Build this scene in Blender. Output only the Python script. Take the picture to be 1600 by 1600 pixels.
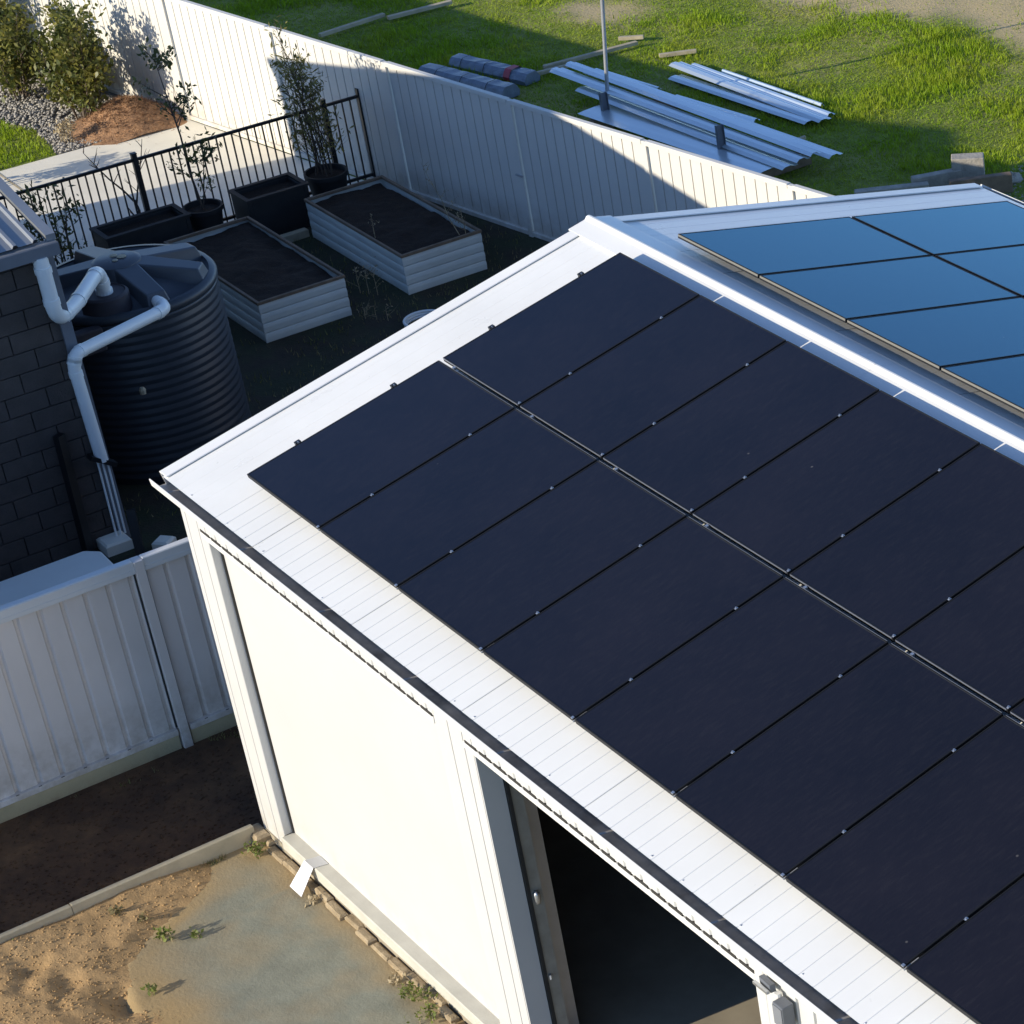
import bpy, math, random
import numpy as np
from mathutils import Vector, Matrix, noise as mnoise
R = math.radians
random.seed(7); rng = np.random.default_rng(7)
for o in list(bpy.data.objects): bpy.data.objects.remove(o)
SC = bpy.context.scene; COL = SC.collection

# ------------------------------------------------------------------ camera
cd = bpy.data.cameras.new('camera'); cam = bpy.data.objects.new('camera', cd); COL.objects.link(cam)
cam.location = (17.859, -6.414, 12.831); cam.rotation_euler = (R(57.04), R(1.72), R(48.096))
cd.sensor_fit = 'HORIZONTAL'; cd.sensor_width = 36; cd.lens = 94.44
cd.shift_x = -0.6478; cd.shift_y = 0.1793           # the photograph is an off-centre crop of a wider frame
cd.clip_end = 2000; SC.camera = cam
# ------------------------------------------------------------------ sky, sun, exposure
LD = Vector((0.150, 1.0, -0.335)).normalized()       # direction the sunlight travels
EL = math.asin(-LD.z); AZ = math.atan2(-LD.x, -LD.y)
W = bpy.data.worlds.new('World'); SC.world = W; W.use_nodes = True
nt = W.node_tree; bg = nt.nodes['Background']
sky = nt.nodes.new('ShaderNodeTexSky'); sky.sky_type = 'NISHITA'; sky.sun_disc = False
sky.sun_elevation = EL; sky.sun_rotation = AZ % (2*math.pi); sky.altitude = 300; sky.air_density = 0.5; sky.dust_density = 0.0; sky.ozone_density = 2.2
nt.links.new(sky.outputs[0], bg.inputs[0]); bg.inputs[1].default_value = 0.145
sl = bpy.data.lights.new('sun', 'SUN'); so = bpy.data.objects.new('sun', sl); COL.objects.link(so)
sl.energy = 3.05; sl.angle = R(0.55); sl.color = (1.0, 0.90, 0.72)
so.rotation_euler = LD.to_track_quat('-Z', 'Y').to_euler(); so.location = (0, -20, 30)
vs = SC.view_settings; vs.view_transform = 'Standard'; vs.look = 'None'; vs.exposure = 1.0; vs.gamma = 1.0; vs.use_curve_mapping = False

# ------------------------------------------------------------------ helpers
WL = {}
class MB:
    def __init__(s): s.v = []; s.f = []
    def add(s, vs_, fs):
        n = len(s.v); s.v += [tuple(p) for p in vs_]; s.f += [tuple(i+n for i in f) for f in fs]; return s
    def hexa(s, p):      # 8 points: bottom 4 ccw, top 4 ccw
        return s.add(p, [(3,2,1,0),(4,5,6,7),(0,1,5,4),(1,2,6,5),(2,3,7,6),(3,0,4,7)])
    def box(s, x0, x1, y0, y1, z0, z1):
        return s.hexa([(x0,y0,z0),(x1,y0,z0),(x1,y1,z0),(x0,y1,z0),(x0,y0,z1),(x1,y0,z1),(x1,y1,z1),(x0,y1,z1)])
    def obox(s, o, U, V, N, u0, u1, v0, v1, n0, n1):
        o = Vector(o); U = Vector(U); V = Vector(V); N = Vector(N)
        g = lambda u, v, n: o+U*u+V*v+N*n
        return s.hexa([g(u0,v0,n0),g(u1,v0,n0),g(u1,v1,n0),g(u0,v1,n0),g(u0,v0,n1),g(u1,v0,n1),g(u1,v1,n1),g(u0,v1,n1)])
    def cbox(s, o, U, V, N, u0, u1, v0, v1, n0, n1, b=.004):   # box with chamfered top edges
        o = Vector(o); U = Vector(U); V = Vector(V); N = Vector(N)
        g = lambda u, v, n: o+U*u+V*v+N*n
        r = []
        for d, n in ((0,n0),(0,n1-b),(b,n1)):
            r += [g(u0+d,v0+d,n),g(u1-d,v0+d,n),g(u1-d,v1-d,n),g(u0+d,v1-d,n)]
        f = [(3,2,1,0),(8,9,10,11)]
        for k in (0,4):
            for i in range(4): j = (i+1) % 4; f.append((k+i,k+j,k+4+j,k+4+i))
        return s.add(r, f)
    def bar(s, a, b, w, h, up=(0,0,1)):
        a = Vector(a); b = Vector(b); d = (b-a); L = d.length; d.normalize(); up = Vector(up)
        sd = d.cross(up).normalized(); up = sd.cross(d).normalized()
        return s.obox(a, d, sd, up, 0, L, -w/2, w/2, -h/2, h/2)
    def tube(s, pts, r, n=10, cap=True):
        pts = [Vector(p) for p in pts]; m = len(pts); rs = r if isinstance(r, (list, tuple)) else [r]*m
        d0 = (pts[1]-pts[0]).normalized(); a = d0.orthogonal().normalized(); ring = []
        for i, p in enumerate(pts):
            d = (pts[min(i+1,m-1)]-pts[max(i-1,0)]).normalized()
            a = (a-d*a.dot(d)).normalized(); b = d.cross(a)
            ring.append([p+(a*math.cos(t)+b*math.sin(t))*rs[i] for t in (2*math.pi*k/n for k in range(n))])
        vs_ = [q for rg in ring for q in rg]; f = []
        for i in range(m-1):
            for k in range(n): k2 = (k+1) % n; f.append((i*n+k, i*n+k2, (i+1)*n+k2, (i+1)*n+k))
        if cap: f.append(tuple(range(n-1,-1,-1))); f.append(tuple((m-1)*n+k for k in range(n)))
        return s.add(vs_, f)
    def lathe(s, c, prof, n=48, cap_top=False):
        vs_ = [(c[0]+r*math.cos(2*math.pi*k/n), c[1]+r*math.sin(2*math.pi*k/n), c[2]+z) for r, z in prof for k in range(n)]
        f = []
        for i in range(len(prof)-1):
            for k in range(n): k2 = (k+1) % n; f.append((i*n+k, i*n+k2, (i+1)*n+k2, (i+1)*n+k))
        if cap_top: f.append(tuple((len(prof)-1)*n+k for k in range(n)))
        return s.add(vs_, f)
    def sheet(s, o, U, V, N, prof, v0, v1, nv=1):   # profile (u,n) swept along V
        o = Vector(o); U = Vector(U); V = Vector(V); N = Vector(N)
        vs_ = [o+U*u+N*n+V*(v0+(v1-v0)*k/nv) for k in range(nv+1) for u, n in prof]; m = len(prof)
        f = [(k*m+i, k*m+i+1, (k+1)*m+i+1, (k+1)*m+i) for k in range(nv) for i in range(m-1)]
        return s.add(vs_, f)
    def prism(s, poly, z0, z1):
        n = len(poly); vs_ = [(x,y,z0) for x,y in poly]+[(x,y,z1) for x,y in poly]
        f = [tuple(range(n-1,-1,-1)), tuple(range(n,2*n))]+[(i,(i+1)%n,n+(i+1)%n,n+i) for i in range(n)]
        return s.add(vs_, f)

def link(name, me, mat, parent, loc):
    o = bpy.data.objects.new(name, me); COL.objects.link(o)
    if mat: me.materials.append(mat)
    if parent is not None: o.parent = parent; WL[o.name] = WL[parent.name]
    else: o.location = loc; WL[o.name] = Vector(loc)
    return o
def build(name, mb, mat, parent=None, smooth=False, loc=None, bevel=0):
    if parent is not None: l = WL[parent.name]
    else:
        l = Vector(loc) if loc is not None else Vector((sum(p[0] for p in mb.v)/len(mb.v), sum(p[1] for p in mb.v)/len(mb.v), min(p[2] for p in mb.v)))
    me = bpy.data.meshes.new(name)
    me.from_pydata([(p[0]-l.x, p[1]-l.y, p[2]-l.z) for p in mb.v], [], mb.f); me.update()
    if smooth: me.polygons.foreach_set('use_smooth', [True]*len(me.polygons))
    o = link(name, me, mat, parent, l)
    if smooth == 'auto':
        m = o.modifiers.new('es', 'EDGE_SPLIT'); m.split_angle = R(35)
    if bevel: m = o.modifiers.new('bevel', 'BEVEL'); m.width = bevel; m.segments = 2; m.limit_method = 'ANGLE'
    return o
def npmesh(name, V, F, mat, parent=None, loc=(0,0,0), smooth=False):
    l = WL[parent.name] if parent is not None else Vector(loc)
    V = np.asarray(V, np.float32)-np.array(l, np.float32); F = np.asarray(F, np.int32); k = F.shape[1]
    me = bpy.data.meshes.new(name); me.vertices.add(len(V)); me.vertices.foreach_set('co', V.ravel())
    me.loops.add(F.size); me.loops.foreach_set('vertex_index', F.ravel())
    me.polygons.add(len(F)); me.polygons.foreach_set('loop_start', np.arange(0, F.size, k, dtype=np.int32))
    if smooth: me.polygons.foreach_set('use_smooth', np.ones(len(F), bool))
    me.update(calc_edges=True); me.validate()
    return link(name, me, mat, parent, l)
def tag(o, label=None, cat=None, group=None, kind=None):
    if label: o['label'] = label
    if cat: o['category'] = cat
    if group: o['group'] = group
    if kind: o['kind'] = kind
    return o
def thing(name, label, cat, loc, group=None):
    o = bpy.data.objects.new(name, None); COL.objects.link(o); o.location = loc; o.empty_display_size = .2; WL[o.name] = Vector(loc)
    return tag(o, label, cat, group)
def copy_part(src, parent, name=None):
    c = src.copy(); COL.objects.link(c); c.parent = parent; WL[c.name] = WL[parent.name]; return c

# ------------------------------------------------------------------ materials
def mat(name, col, rough=.6, metal=0, spec=.5, var=0.0, vscale=3.0, col2=None, mix_scale=None, mix_lo=.4, mix_hi=.6, bump=0, bscale=60, detail=4, stretch=None, coat=0, rvar=0):
    m = bpy.data.materials.new(name); m.use_nodes = True; n = m.node_tree.nodes; L = m.node_tree.links
    b = n['Principled BSDF']; b.inputs['Roughness'].default_value = rough; b.inputs['Metallic'].default_value = metal
    b.inputs['Specular IOR Level'].default_value = spec
    if coat: b.inputs['Coat Weight'].default_value = coat; b.inputs['Coat Roughness'].default_value = .06
    geo = n.new('ShaderNodeNewGeometry'); vec = geo.outputs['Position']
    if stretch:
        mp = n.new('ShaderNodeMapping'); mp.inputs['Scale'].default_value = stretch; L.new(vec, mp.inputs[0]); vec = mp.outputs[0]
    c = None
    def nz(scale, det=detail, r=.6):
        t = n.new('ShaderNodeTexNoise'); t.inputs['Scale'].default_value = scale; t.inputs['Detail'].default_value = det; t.inputs['Roughness'].default_value = r
        L.new(vec, t.inputs['Vector']); return t.outputs['Fac']
    rgb = n.new('ShaderNodeRGB'); rgb.outputs[0].default_value = (*col, 1); c = rgb.outputs[0]
    if col2:
        rp = n.new('ShaderNodeMapRange'); rp.inputs[1].default_value = mix_lo; rp.inputs[2].default_value = mix_hi; L.new(nz(mix_scale or vscale), rp.inputs[0])
        mx = n.new('ShaderNodeMix'); mx.data_type = 'RGBA'; mx.inputs[7].default_value = (*col2, 1); L.new(rp.outputs[0], mx.inputs[0]); L.new(c, mx.inputs[6]); c = mx.outputs[2]
    if var:
        rp = n.new('ShaderNodeMapRange'); rp.inputs[1].default_value = .25; rp.inputs[2].default_value = .75; rp.inputs[3].default_value = 1-var; rp.inputs[4].default_value = 1+var; L.new(nz(vscale), rp.inputs[0])
        mx = n.new('ShaderNodeMix'); mx.data_type = 'RGBA'; mx.blend_type = 'MULTIPLY'; mx.inputs[0].default_value = 1; L.new(c, mx.inputs[6])
        cb = n.new('ShaderNodeCombineColor'); [L.new(rp.outputs[0], cb.inputs[i]) for i in range(3)]; L.new(cb.outputs[0], mx.inputs[7]); c = mx.outputs[2]
    L.new(c, b.inputs['Base Color'])
    if rvar:
        rp = n.new('ShaderNodeMapRange'); rp.inputs[3].default_value = max(.02, rough-rvar); rp.inputs[4].default_value = rough+rvar; L.new(nz(vscale*2), rp.inputs[0]); L.new(rp.outputs[0], b.inputs['Roughness'])
    if bump:
        bp = n.new('ShaderNodeBump'); bp.inputs['Strength'].default_value = bump; bp.inputs['Distance'].default_value = .02; L.new(nz(bscale, 6, .65), bp.inputs['Height']); L.new(bp.outputs[0], b.inputs['Normal'])
    return m
M = {}
M['roof'] = mat('roof_paint', (.83,.82,.78), .30, spec=.5, var=.05, vscale=1.2, rvar=.08)
M['trim'] = mat('trim_paint', (.66,.655,.63), .4, var=.04, vscale=2)
M['wall'] = mat('shed_wall_paint', (.575,.57,.55), .45, var=.04, vscale=1.5)
M['infill'] = mat('infill_panel_paint', (.555,.55,.535), .5, var=.035, vscale=.9)
M['sill'] = mat('sill_paint', (.52,.50,.43), .55, var=.10, vscale=6, bump=.1)
M['track'] = mat('door_track_steel', (.30,.28,.235), .6, var=.2, vscale=8)
M['gutter_in'] = mat('gutter_inner', (.44,.41,.37), .5, var=.25, vscale=7, col2=(.16,.15,.14), mix_scale=2.2, mix_lo=.52, mix_hi=.72)
M['dark'] = mat('dark_shade_and_trim', (.03,.028,.025), .8)  # near-black: painted shade in the header gaps, also straps and backing strips
M['fence_back'] = mat('back_fence_paint', (.66,.64,.59), .5, var=.06, vscale=1.3, stretch=(1,1,.4))
M['fence_left'] = mat('side_fence_paint', (.72,.66,.605), .5, var=.09, vscale=1.6, stretch=(1,1,.5))
M['plinth'] = mat('fence_plinth', (.52,.44,.26), .85, var=.2, vscale=5, bump=.3, bscale=40)
M['frame'] = mat('anodised_black', (.010,.010,.011), .55, spec=.25)
M['alu'] = mat('aluminium', (.62,.63,.65), .38, metal=.9)
M['gapedge'] = mat('lit_edge_grey', (.30,.31,.34), .45, metal=.6)  # paler than the frame, paints the light line along the row gap
M['farframe'] = mat('lit_side_grey', (.20,.185,.15), .5, metal=.2)  # paler than the frame, paints its lit face towards the ridge
def glassmat():
    m = mat('panel_glass', (.0118,.0090,.0100), .15, spec=.5, var=.25, vscale=.9, rvar=.05)
    n = m.node_tree.nodes; L = m.node_tree.links; b = n['Principled BSDF']; b.inputs['IOR'].default_value = 1.5; b.inputs['Specular Tint'].default_value = (.30,.72,1,1)
    g = n.new('ShaderNodeNewGeometry'); mp = n.new('ShaderNodeMapping'); mp.inputs['Scale'].default_value = (2.4,.35,.35); L.new(g.outputs['Position'], mp.inputs[0])
    tx = n.new('ShaderNodeTexNoise'); tx.inputs['Scale'].default_value = 22; tx.inputs['Detail'].default_value = 6; tx.inputs['Roughness'].default_value = .75; L.new(mp.outputs[0], tx.inputs['Vector'])
    # dust film: fine streaks running down the slope, plus rare dried drops
    r1 = n.new('ShaderNodeMapRange'); r1.inputs[1].default_value = .48; r1.inputs[2].default_value = .80; r1.inputs[4].default_value = .030; L.new(tx.outputs['Fac'], r1.inputs[0])
    vo = n.new('ShaderNodeTexVoronoi'); vo.inputs['Scale'].default_value = 2.6; L.new(g.outputs['Position'], vo.inputs['Vector'])
    r2 = n.new('ShaderNodeMapRange'); r2.inputs[1].default_value = .030; r2.inputs[2].default_value = .012; r2.inputs[4].default_value = .28; L.new(vo.outputs['Distance'], r2.inputs[0])
    ad = n.new('ShaderNodeMath'); L.new(r1.outputs[0], ad.inputs[0]); L.new(r2.outputs[0], ad.inputs[1])
    src = b.inputs['Base Color'].links[0].from_socket; mx = n.new('ShaderNodeMix'); mx.data_type = 'RGBA'; mx.inputs[7].default_value = (.30,.28,.25,1); L.new(ad.outputs[0], mx.inputs[0]); L.new(src, mx.inputs[6]); L.new(mx.outputs[2], b.inputs['Base Color'])
    bp = n.new('ShaderNodeBump'); bp.inputs['Strength'].default_value = .05; bp.inputs['Distance'].default_value = .004
    L.new(tx.outputs['Fac'], bp.inputs['Height']); L.new(bp.outputs[0], b.inputs['Normal'])
    # blue anti-reflective coating: the glass reflection itself is tinted
    b.inputs['Specular IOR Level'].default_value = 0
    fr = n.new('ShaderNodeFresnel'); fr.inputs[0].default_value = 1.55; gl = n.new('ShaderNodeBsdfGlossy'); gl.inputs['Color'].default_value = (.43,.79,1,1); gl.inputs['Roughness'].default_value = .15
    L.new(bp.outputs[0], fr.inputs['Normal']); L.new(bp.outputs[0], gl.inputs['Normal']); ms = n.new('ShaderNodeMixShader')
    L.new(fr.outputs[0], ms.inputs[0]); L.new(b.outputs[0], ms.inputs[1]); L.new(gl.outputs[0], ms.inputs[2]); L.new(ms.outputs[0], n['Material Output'].inputs[0])
    return m
M['glass'] = glassmat()
M['conc'] = mat('path_concrete', (.82,.77,.65), .85, var=.10, vscale=1.4, bump=.15, bscale=80)
M['slab'] = mat('yard_slab', (.205,.21,.165), .9, col2=(.26,.22,.145), mix_scale=.9, mix_lo=.52, mix_hi=.72, var=.16, vscale=4.5, bump=.35, bscale=30)
def translucent(m, f=.35):
    n = m.node_tree.nodes; L = m.node_tree.links; b = n['Principled BSDF']; t = n.new('ShaderNodeBsdfTranslucent'); mx = n.new('ShaderNodeMixShader'); mx.inputs[0].default_value = f
    L.new(b.inputs['Base Color'].links[0].from_socket, t.inputs['Color']); L.new(b.outputs[0], mx.inputs[1]); L.new(t.outputs[0], mx.inputs[2]); L.new(mx.outputs[0], n['Material Output'].inputs[0])
def splash(m, z0, z1, col, amt):      # mud thrown up by rain on the lowest part of a wall or fence
    n = m.node_tree.nodes; L = m.node_tree.links; b = n['Principled BSDF']; src = b.inputs['Base Color'].links[0].from_socket
    g = n.new('ShaderNodeNewGeometry'); sp = n.new('ShaderNodeSeparateXYZ'); L.new(g.outputs['Position'], sp.inputs[0])
    r = n.new('ShaderNodeMapRange'); r.inputs[1].default_value = z1; r.inputs[2].default_value = z0; L.new(sp.outputs[2], r.inputs[0])
    t = n.new('ShaderNodeTexNoise'); t.inputs['Scale'].default_value = 5; t.inputs['Detail'].default_value = 7; t.inputs['Roughness'].default_value = .7; L.new(g.outputs['Position'], t.inputs['Vector'])
    r2 = n.new('ShaderNodeMapRange'); r2.inputs[1].default_value = .35; r2.inputs[2].default_value = .7; L.new(t.outputs['Fac'], r2.inputs[0])
    mu = n.new('ShaderNodeMath'); mu.operation = 'MULTIPLY'; L.new(r.outputs[0], mu.inputs[0]); L.new(r2.outputs[0], mu.inputs[1]); mu2 = n.new('ShaderNodeMath'); mu2.operation = 'MULTIPLY'; mu2.inputs[1].default_value = amt; L.new(mu.outputs[0], mu2.inputs[0])
    mx = n.new('ShaderNodeMix'); mx.data_type = 'RGBA'; mx.inputs[7].default_value = (*col, 1); L.new(mu2.outputs[0], mx.inputs[0]); L.new(src, mx.inputs[6]); L.new(mx.outputs[2], b.inputs['Base Color'])
splash(M['fence_left'], .16, .75, (.30,.22,.13), .7); splash(M['fence_back'], .02, .45, (.28,.21,.13), .7)
splash(M['wall'], .03, .5, (.40,.30,.17), .55); splash(M['infill'], .2, .6, (.42,.33,.2), .3); splash(M['plinth'], 0, .14, (.22,.16,.09), .9)
def slabmat():
    m = M['slab']; n = m.node_tree.nodes; L = m.node_tree.links; b = n['Principled BSDF']; src = b.inputs['Base Color'].links[0].from_socket
    a = n.new('ShaderNodeAttribute'); a.attribute_name = 'dust'; mx = n.new('ShaderNodeMix'); mx.data_type = 'RGBA'; mx.inputs[7].default_value = (.36,.245,.11,1)
    L.new(a.outputs['Fac'], mx.inputs[0]); L.new(src, mx.inputs[6]); L.new(mx.outputs[2], b.inputs['Base Color'])
slabmat()
def groundmat():
    m = M['ground']; n = m.node_tree.nodes; L = m.node_tree.links; b = n['Principled BSDF']; src = b.inputs['Base Color'].links[0].from_socket
    a = n.new('ShaderNodeAttribute'); a.attribute_name = 'bare'; mx = n.new('ShaderNodeMix'); mx.data_type = 'RGBA'; mx.inputs[7].default_value = (.50,.39,.20,1)
    L.new(a.outputs['Fac'], mx.inputs[0]); L.new(src, mx.inputs[6]); L.new(mx.outputs[2], b.inputs['Base Color'])
M['floor'] = mat('shed_floor_concrete', (.33,.285,.21), .8, var=.15, vscale=3)
M['sand'] = mat('sand', (.42,.27,.125), .95, col2=(.30,.19,.085), mix_scale=3.5, mix_lo=.4, mix_hi=.7, var=.16, vscale=14, bump=.45, bscale=55)
M['soil'] = mat('side_soil', (.075,.036,.015), .95, col2=(.17,.088,.036), mix_scale=1.3, mix_lo=.45, mix_hi=.75, var=.35, vscale=8, bump=.6, bscale=40)
M['yard'] = mat('garden_soil', (.036,.028,.017), .95, col2=(.028,.034,.013), mix_scale=2.0, var=.3, vscale=9, bump=.7, bscale=35)
M['bedsoil'] = mat('bed_soil', (.026,.014,.007), .95, var=.4, vscale=14, bump=1, bscale=50)
M['ground'] = mat('paddock_ground', (.18,.22,.03), .95, col2=(.30,.28,.09), mix_scale=.33, mix_lo=.47, mix_hi=.60, var=.3, vscale=6, bump=.7, bscale=25)
groundmat()
M['grass'] = mat('grass_blades', (.25,.37,.012), .55, spec=.3, col2=(.34,.40,.03), mix_scale=.9, mix_lo=.42, mix_hi=.66, var=.35, vscale=7)
M['grassdry'] = mat('grass_dry', (.25,.21,.10), .7, col2=(.16,.18,.04), mix_scale=1.3, var=.3, vscale=9)
M['weed'] = mat('weed_leaf', (.16,.19,.04), .6, var=.4, vscale=30)
M['gravel'] = mat('gravel', (.36,.335,.295), .9, var=.45, vscale=45)
M['gravelbed'] = mat('gravel_bed', (.15,.135,.115), .95, var=.4, vscale=30, bump=.8, bscale=60)
M['mulch'] = mat('straw_mulch', (.42,.235,.12), .95, col2=(.27,.15,.08), mix_scale=9, var=.4, vscale=25, bump=.9, bscale=40)
M['leaf_a'] = mat('shrub_leaf', (.11,.13,.03), .5, col2=(.31,.27,.05), mix_scale=3.5, mix_lo=.45, mix_hi=.7, var=.4, vscale=18)
M['leaf_b'] = mat('sapling_leaf', (.055,.075,.025), .5, col2=(.11,.12,.03), mix_scale=4, var=.4, vscale=20)
M['leaf_y'] = mat('bamboo_leaf', (.25,.215,.055), .55, col2=(.09,.10,.03), mix_scale=3, var=.35, vscale=15)
M['bark'] = mat('bark', (.10,.075,.055), .9, var=.3, vscale=30)
M['dryweed'] = mat('dry_stem', (.38,.30,.18), .8, var=.3, vscale=40)
M['tank'] = mat('tank_poly', (.038,.045,.055), .42, var=.08, vscale=2)
M['tanklid'] = mat('tank_lid_poly', (.075,.084,.098), .40, var=.08, vscale=2)
M['inlet'] = mat('inlet_strainer', (.05,.042,.048), .7, var=.2, vscale=10)
M['pvc'] = mat('pvc_pipe', (.82,.83,.80), .35, var=.04, vscale=4)
M['block'] = mat('house_block', (.085,.070,.062), .95, var=.2, vscale=5, bump=.6, bscale=50)
M['mortar'] = mat('house_mortar', (.078,.064,.057), .95, var=.2, vscale=10)
M['house_roof'] = mat('house_roof_steel', (.36,.38,.40), .35, metal=.55, var=.1, vscale=2)
M['fascia'] = mat('house_fascia', (.16,.17,.19), .5, var=.1, vscale=3)
M['bedwall'] = mat('bed_steel', (.64,.68,.64), .45, var=.08, vscale=3)
M['timber'] = mat('rim_timber', (.19,.135,.09), .8, var=.3, vscale=10, stretch=(.3,1,1))
M['paletimber'] = mat('pale_timber', (.42,.36,.25), .8, var=.2, vscale=8)
M['kerb'] = mat('kerb_sleeper', (.50,.42,.28), .85, var=.15, vscale=5, bump=.3, bscale=50)
M['black'] = mat('black_steel', (.010,.010,.011), .45)
M['blackbox'] = mat('black_planter', (.018,.018,.018), .7, var=.3, vscale=8)
M['sheet'] = mat('galvanised_sheet', (.70,.79,.85), .26, metal=.6, var=.08, vscale=1.5, stretch=(.3,2,1))
M['wrap'] = mat('blue_wrap', (.15,.185,.245), .3, var=.25, vscale=9, bump=.4, bscale=25)
M['red'] = mat('red_tape', (.40,.05,.07), .5)
M['galv'] = mat('galvanised_post', (.45,.46,.48), .45, metal=.5, var=.1, vscale=6)
M['greysteel'] = mat('grey_steel_post', (.12,.13,.15), .6, var=.15, vscale=6)
M['fibre'] = mat('pale_fibreglass', (.80,.80,.74), .4, var=.06, vscale=1.5)
M['brick'] = mat('edge_brick', (.31,.235,.14), .95, col2=(.42,.33,.21), mix_scale=6, var=.25, vscale=15, bump=.7, bscale=60)
M['rubble'] = mat('rubble_concrete', (.36,.33,.28), .9, var=.25, vscale=8, bump=.6, bscale=25)
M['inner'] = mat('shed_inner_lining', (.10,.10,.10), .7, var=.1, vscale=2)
M['lens'] = mat('lamp_lens', (.20,.21,.23), .2)
M['paper'] = mat('white_offcut', (.86,.85,.87), .5)

for k_ in ('grass','leaf_a','leaf_b','leaf_y','weed','grassdry'): translucent(M[k_])
# ------------------------------------------------------------------ noise helpers
def vnoise(x, y, s, oct_=4, seed=0):
    """smooth value noise on numpy arrays, about -1..1"""
    out = np.zeros_like(x); amp = 1.0; tot = 0
    g = np.random.default_rng(100+seed); T = g.random((257, 257))*2-1
    for k in range(oct_):
        u = x*s*2**k+37.1*k; v = y*s*2**k+11.7*k; i = np.floor(u).astype(int); j = np.floor(v).astype(int); a = u-i; b = v-j
        a = a*a*(3-2*a); b = b*b*(3-2*b); i %= 256; j %= 256
        n = (T[i,j]*(1-a)+T[i+1,j]*a)*(1-b)+(T[i,j+1]*(1-a)+T[i+1,j+1]*a)*b
        out += n*amp; tot += amp; amp *= .5
    return out/tot
def grid(x0, x1, y0, y1, st, hf):
    xs = np.arange(x0, x1+st/2, st); ys = np.arange(y0, y1+st/2, st); X, Y = np.meshgrid(xs, ys, indexing='ij')
    Z = hf(X, Y); ny = len(ys); i, j = np.meshgrid(np.arange(len(xs)-1), np.arange(ny-1), indexing='ij'); a = (i*ny+j).ravel()
    return np.c_[X.ravel(), Y.ravel(), Z.ravel()], np.c_[a, a+ny, a+ny+1, a+1]
def blades(P, h, w, lean=.5):
    n = len(P); ang = rng.random(n)*2*np.pi; hh = h*(.5+rng.random(n)); ww = w*(.6+.8*rng.random(n)); la = rng.random(n)*2*np.pi; ll = lean*hh*rng.random(n)
    dx = np.cos(ang)*ww/2; dy = np.sin(ang)*ww/2; z0 = P[:,2]-.01
    A = np.c_[P[:,0]-dx, P[:,1]-dy, z0]; B = np.c_[P[:,0]+dx, P[:,1]+dy, z0]
    C = np.c_[P[:,0]+np.cos(la)*ll, P[:,1]+np.sin(la)*ll, P[:,2]+hh]
    V = np.stack([A, B, C], 1).reshape(-1, 3); return V, np.arange(3*n).reshape(-1, 3)
def leafquads(P, size, aspect=.45, up=.3):
    P = np.asarray(P); n = len(P); d = rng.normal(size=(n, 3)); d[:,2] += up; d /= np.linalg.norm(d, axis=1)[:,None]
    s = np.cross(d, rng.normal(size=(n, 3))); s /= np.linalg.norm(s, axis=1)[:,None]; L = size*(.6+.8*rng.random(n))[:,None]
    V = np.stack([P, P+d*L*.5+s*L*aspect/2, P+d*L, P+d*L*.5-s*L*aspect/2], 1).reshape(-1, 3)
    return V, np.arange(4*n).reshape(-1, 4)

# ------------------------------------------------------------------ the setting: ground sheets
def flat(name, poly, z, m):
    mb = MB(); mb.add([(x, y, z) for x, y in poly], [tuple(range(len(poly)))])
    return tag(build(name, mb, m, loc=(0,0,0)), kind='structure')
FA = R(10.0); FD = Vector((math.cos(FA), math.sin(FA), 0)); FN = Vector((math.sin(FA), -math.cos(FA), 0))   # back fence: run, face towards the yard
F0 = Vector((-14.86, 6.99, 0)); FSP = 2.34
def fence_y(x): return F0.y+(x-F0.x)*math.tan(FA)
def paddock(X, Y):
    d = Y-fence_y(X); return np.where(d > .1, .05*vnoise(X, Y, .7, 4, 3)*np.clip(d, 0, 1), 0)-.004
def bareness(X, Y):
    b = .9*vnoise(X, Y, .30, 3, 21)+.25*vnoise(X, Y, 1.5, 3, 22)-.05
    b = b+.9*np.exp(-(((X+16.6)/1.6)**2+((Y-12.9)/.8)**2))+.9*np.clip((Y-15.4-.35*(X+12.5))/1.6, -.5, 1)
    return b
V, F = grid(-27, -3, 2.4, 21, .12, paddock)
keep = (V[F[:,0],1] > fence_y(V[F[:,0],0])-.15)
gr = tag(npmesh('ground', V, F[keep], M['ground'], smooth=True), kind='structure')
at = gr.data.attributes.new('bare', 'FLOAT', 'POINT'); at.data.foreach_set('value', np.clip(bareness(V[:,0], V[:,1])*2.2, 0, 1).astype(np.float32))
flat('terrain', [(-900,-900),(900,-900),(900,900),(-900,900)], -.08, M['ground'])
flat('garden_soil', [(-13.3,-3),(-2.58,-3),(-2.58,1.2),(-.86,1.2),(-.86,9.6),(-13.3,7.5)], .0, M['yard'])
flat('side_soil', [(-2.6,-12),(-.86,-12),(-.86,1.2),(-2.6,1.2)], .004, M['soil'])
flat('concrete_path', [(-17.2,-2),(-13.1,-2),(-13.1,7.25),(-17.2,6.55)], .008, M['conc'])
flat('path_joint', [(-17.18,3.915),(-16.0,3.90),(-16.0,3.93),(-17.18,3.945)], .0125, M['kerb'])
flat('gravel_bed', [(-26,4.4),(-17.2,4.4),(-17.2,6.6),(-26,5.0)], .004, M['gravelbed'])
flat('front_lawn', [(-26,-2),(-17.2,-2),(-17.2,4.74),(-18.3,4.90),(-19.3,4.62),(-26,4.5)], .008, M['ground'])
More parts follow.
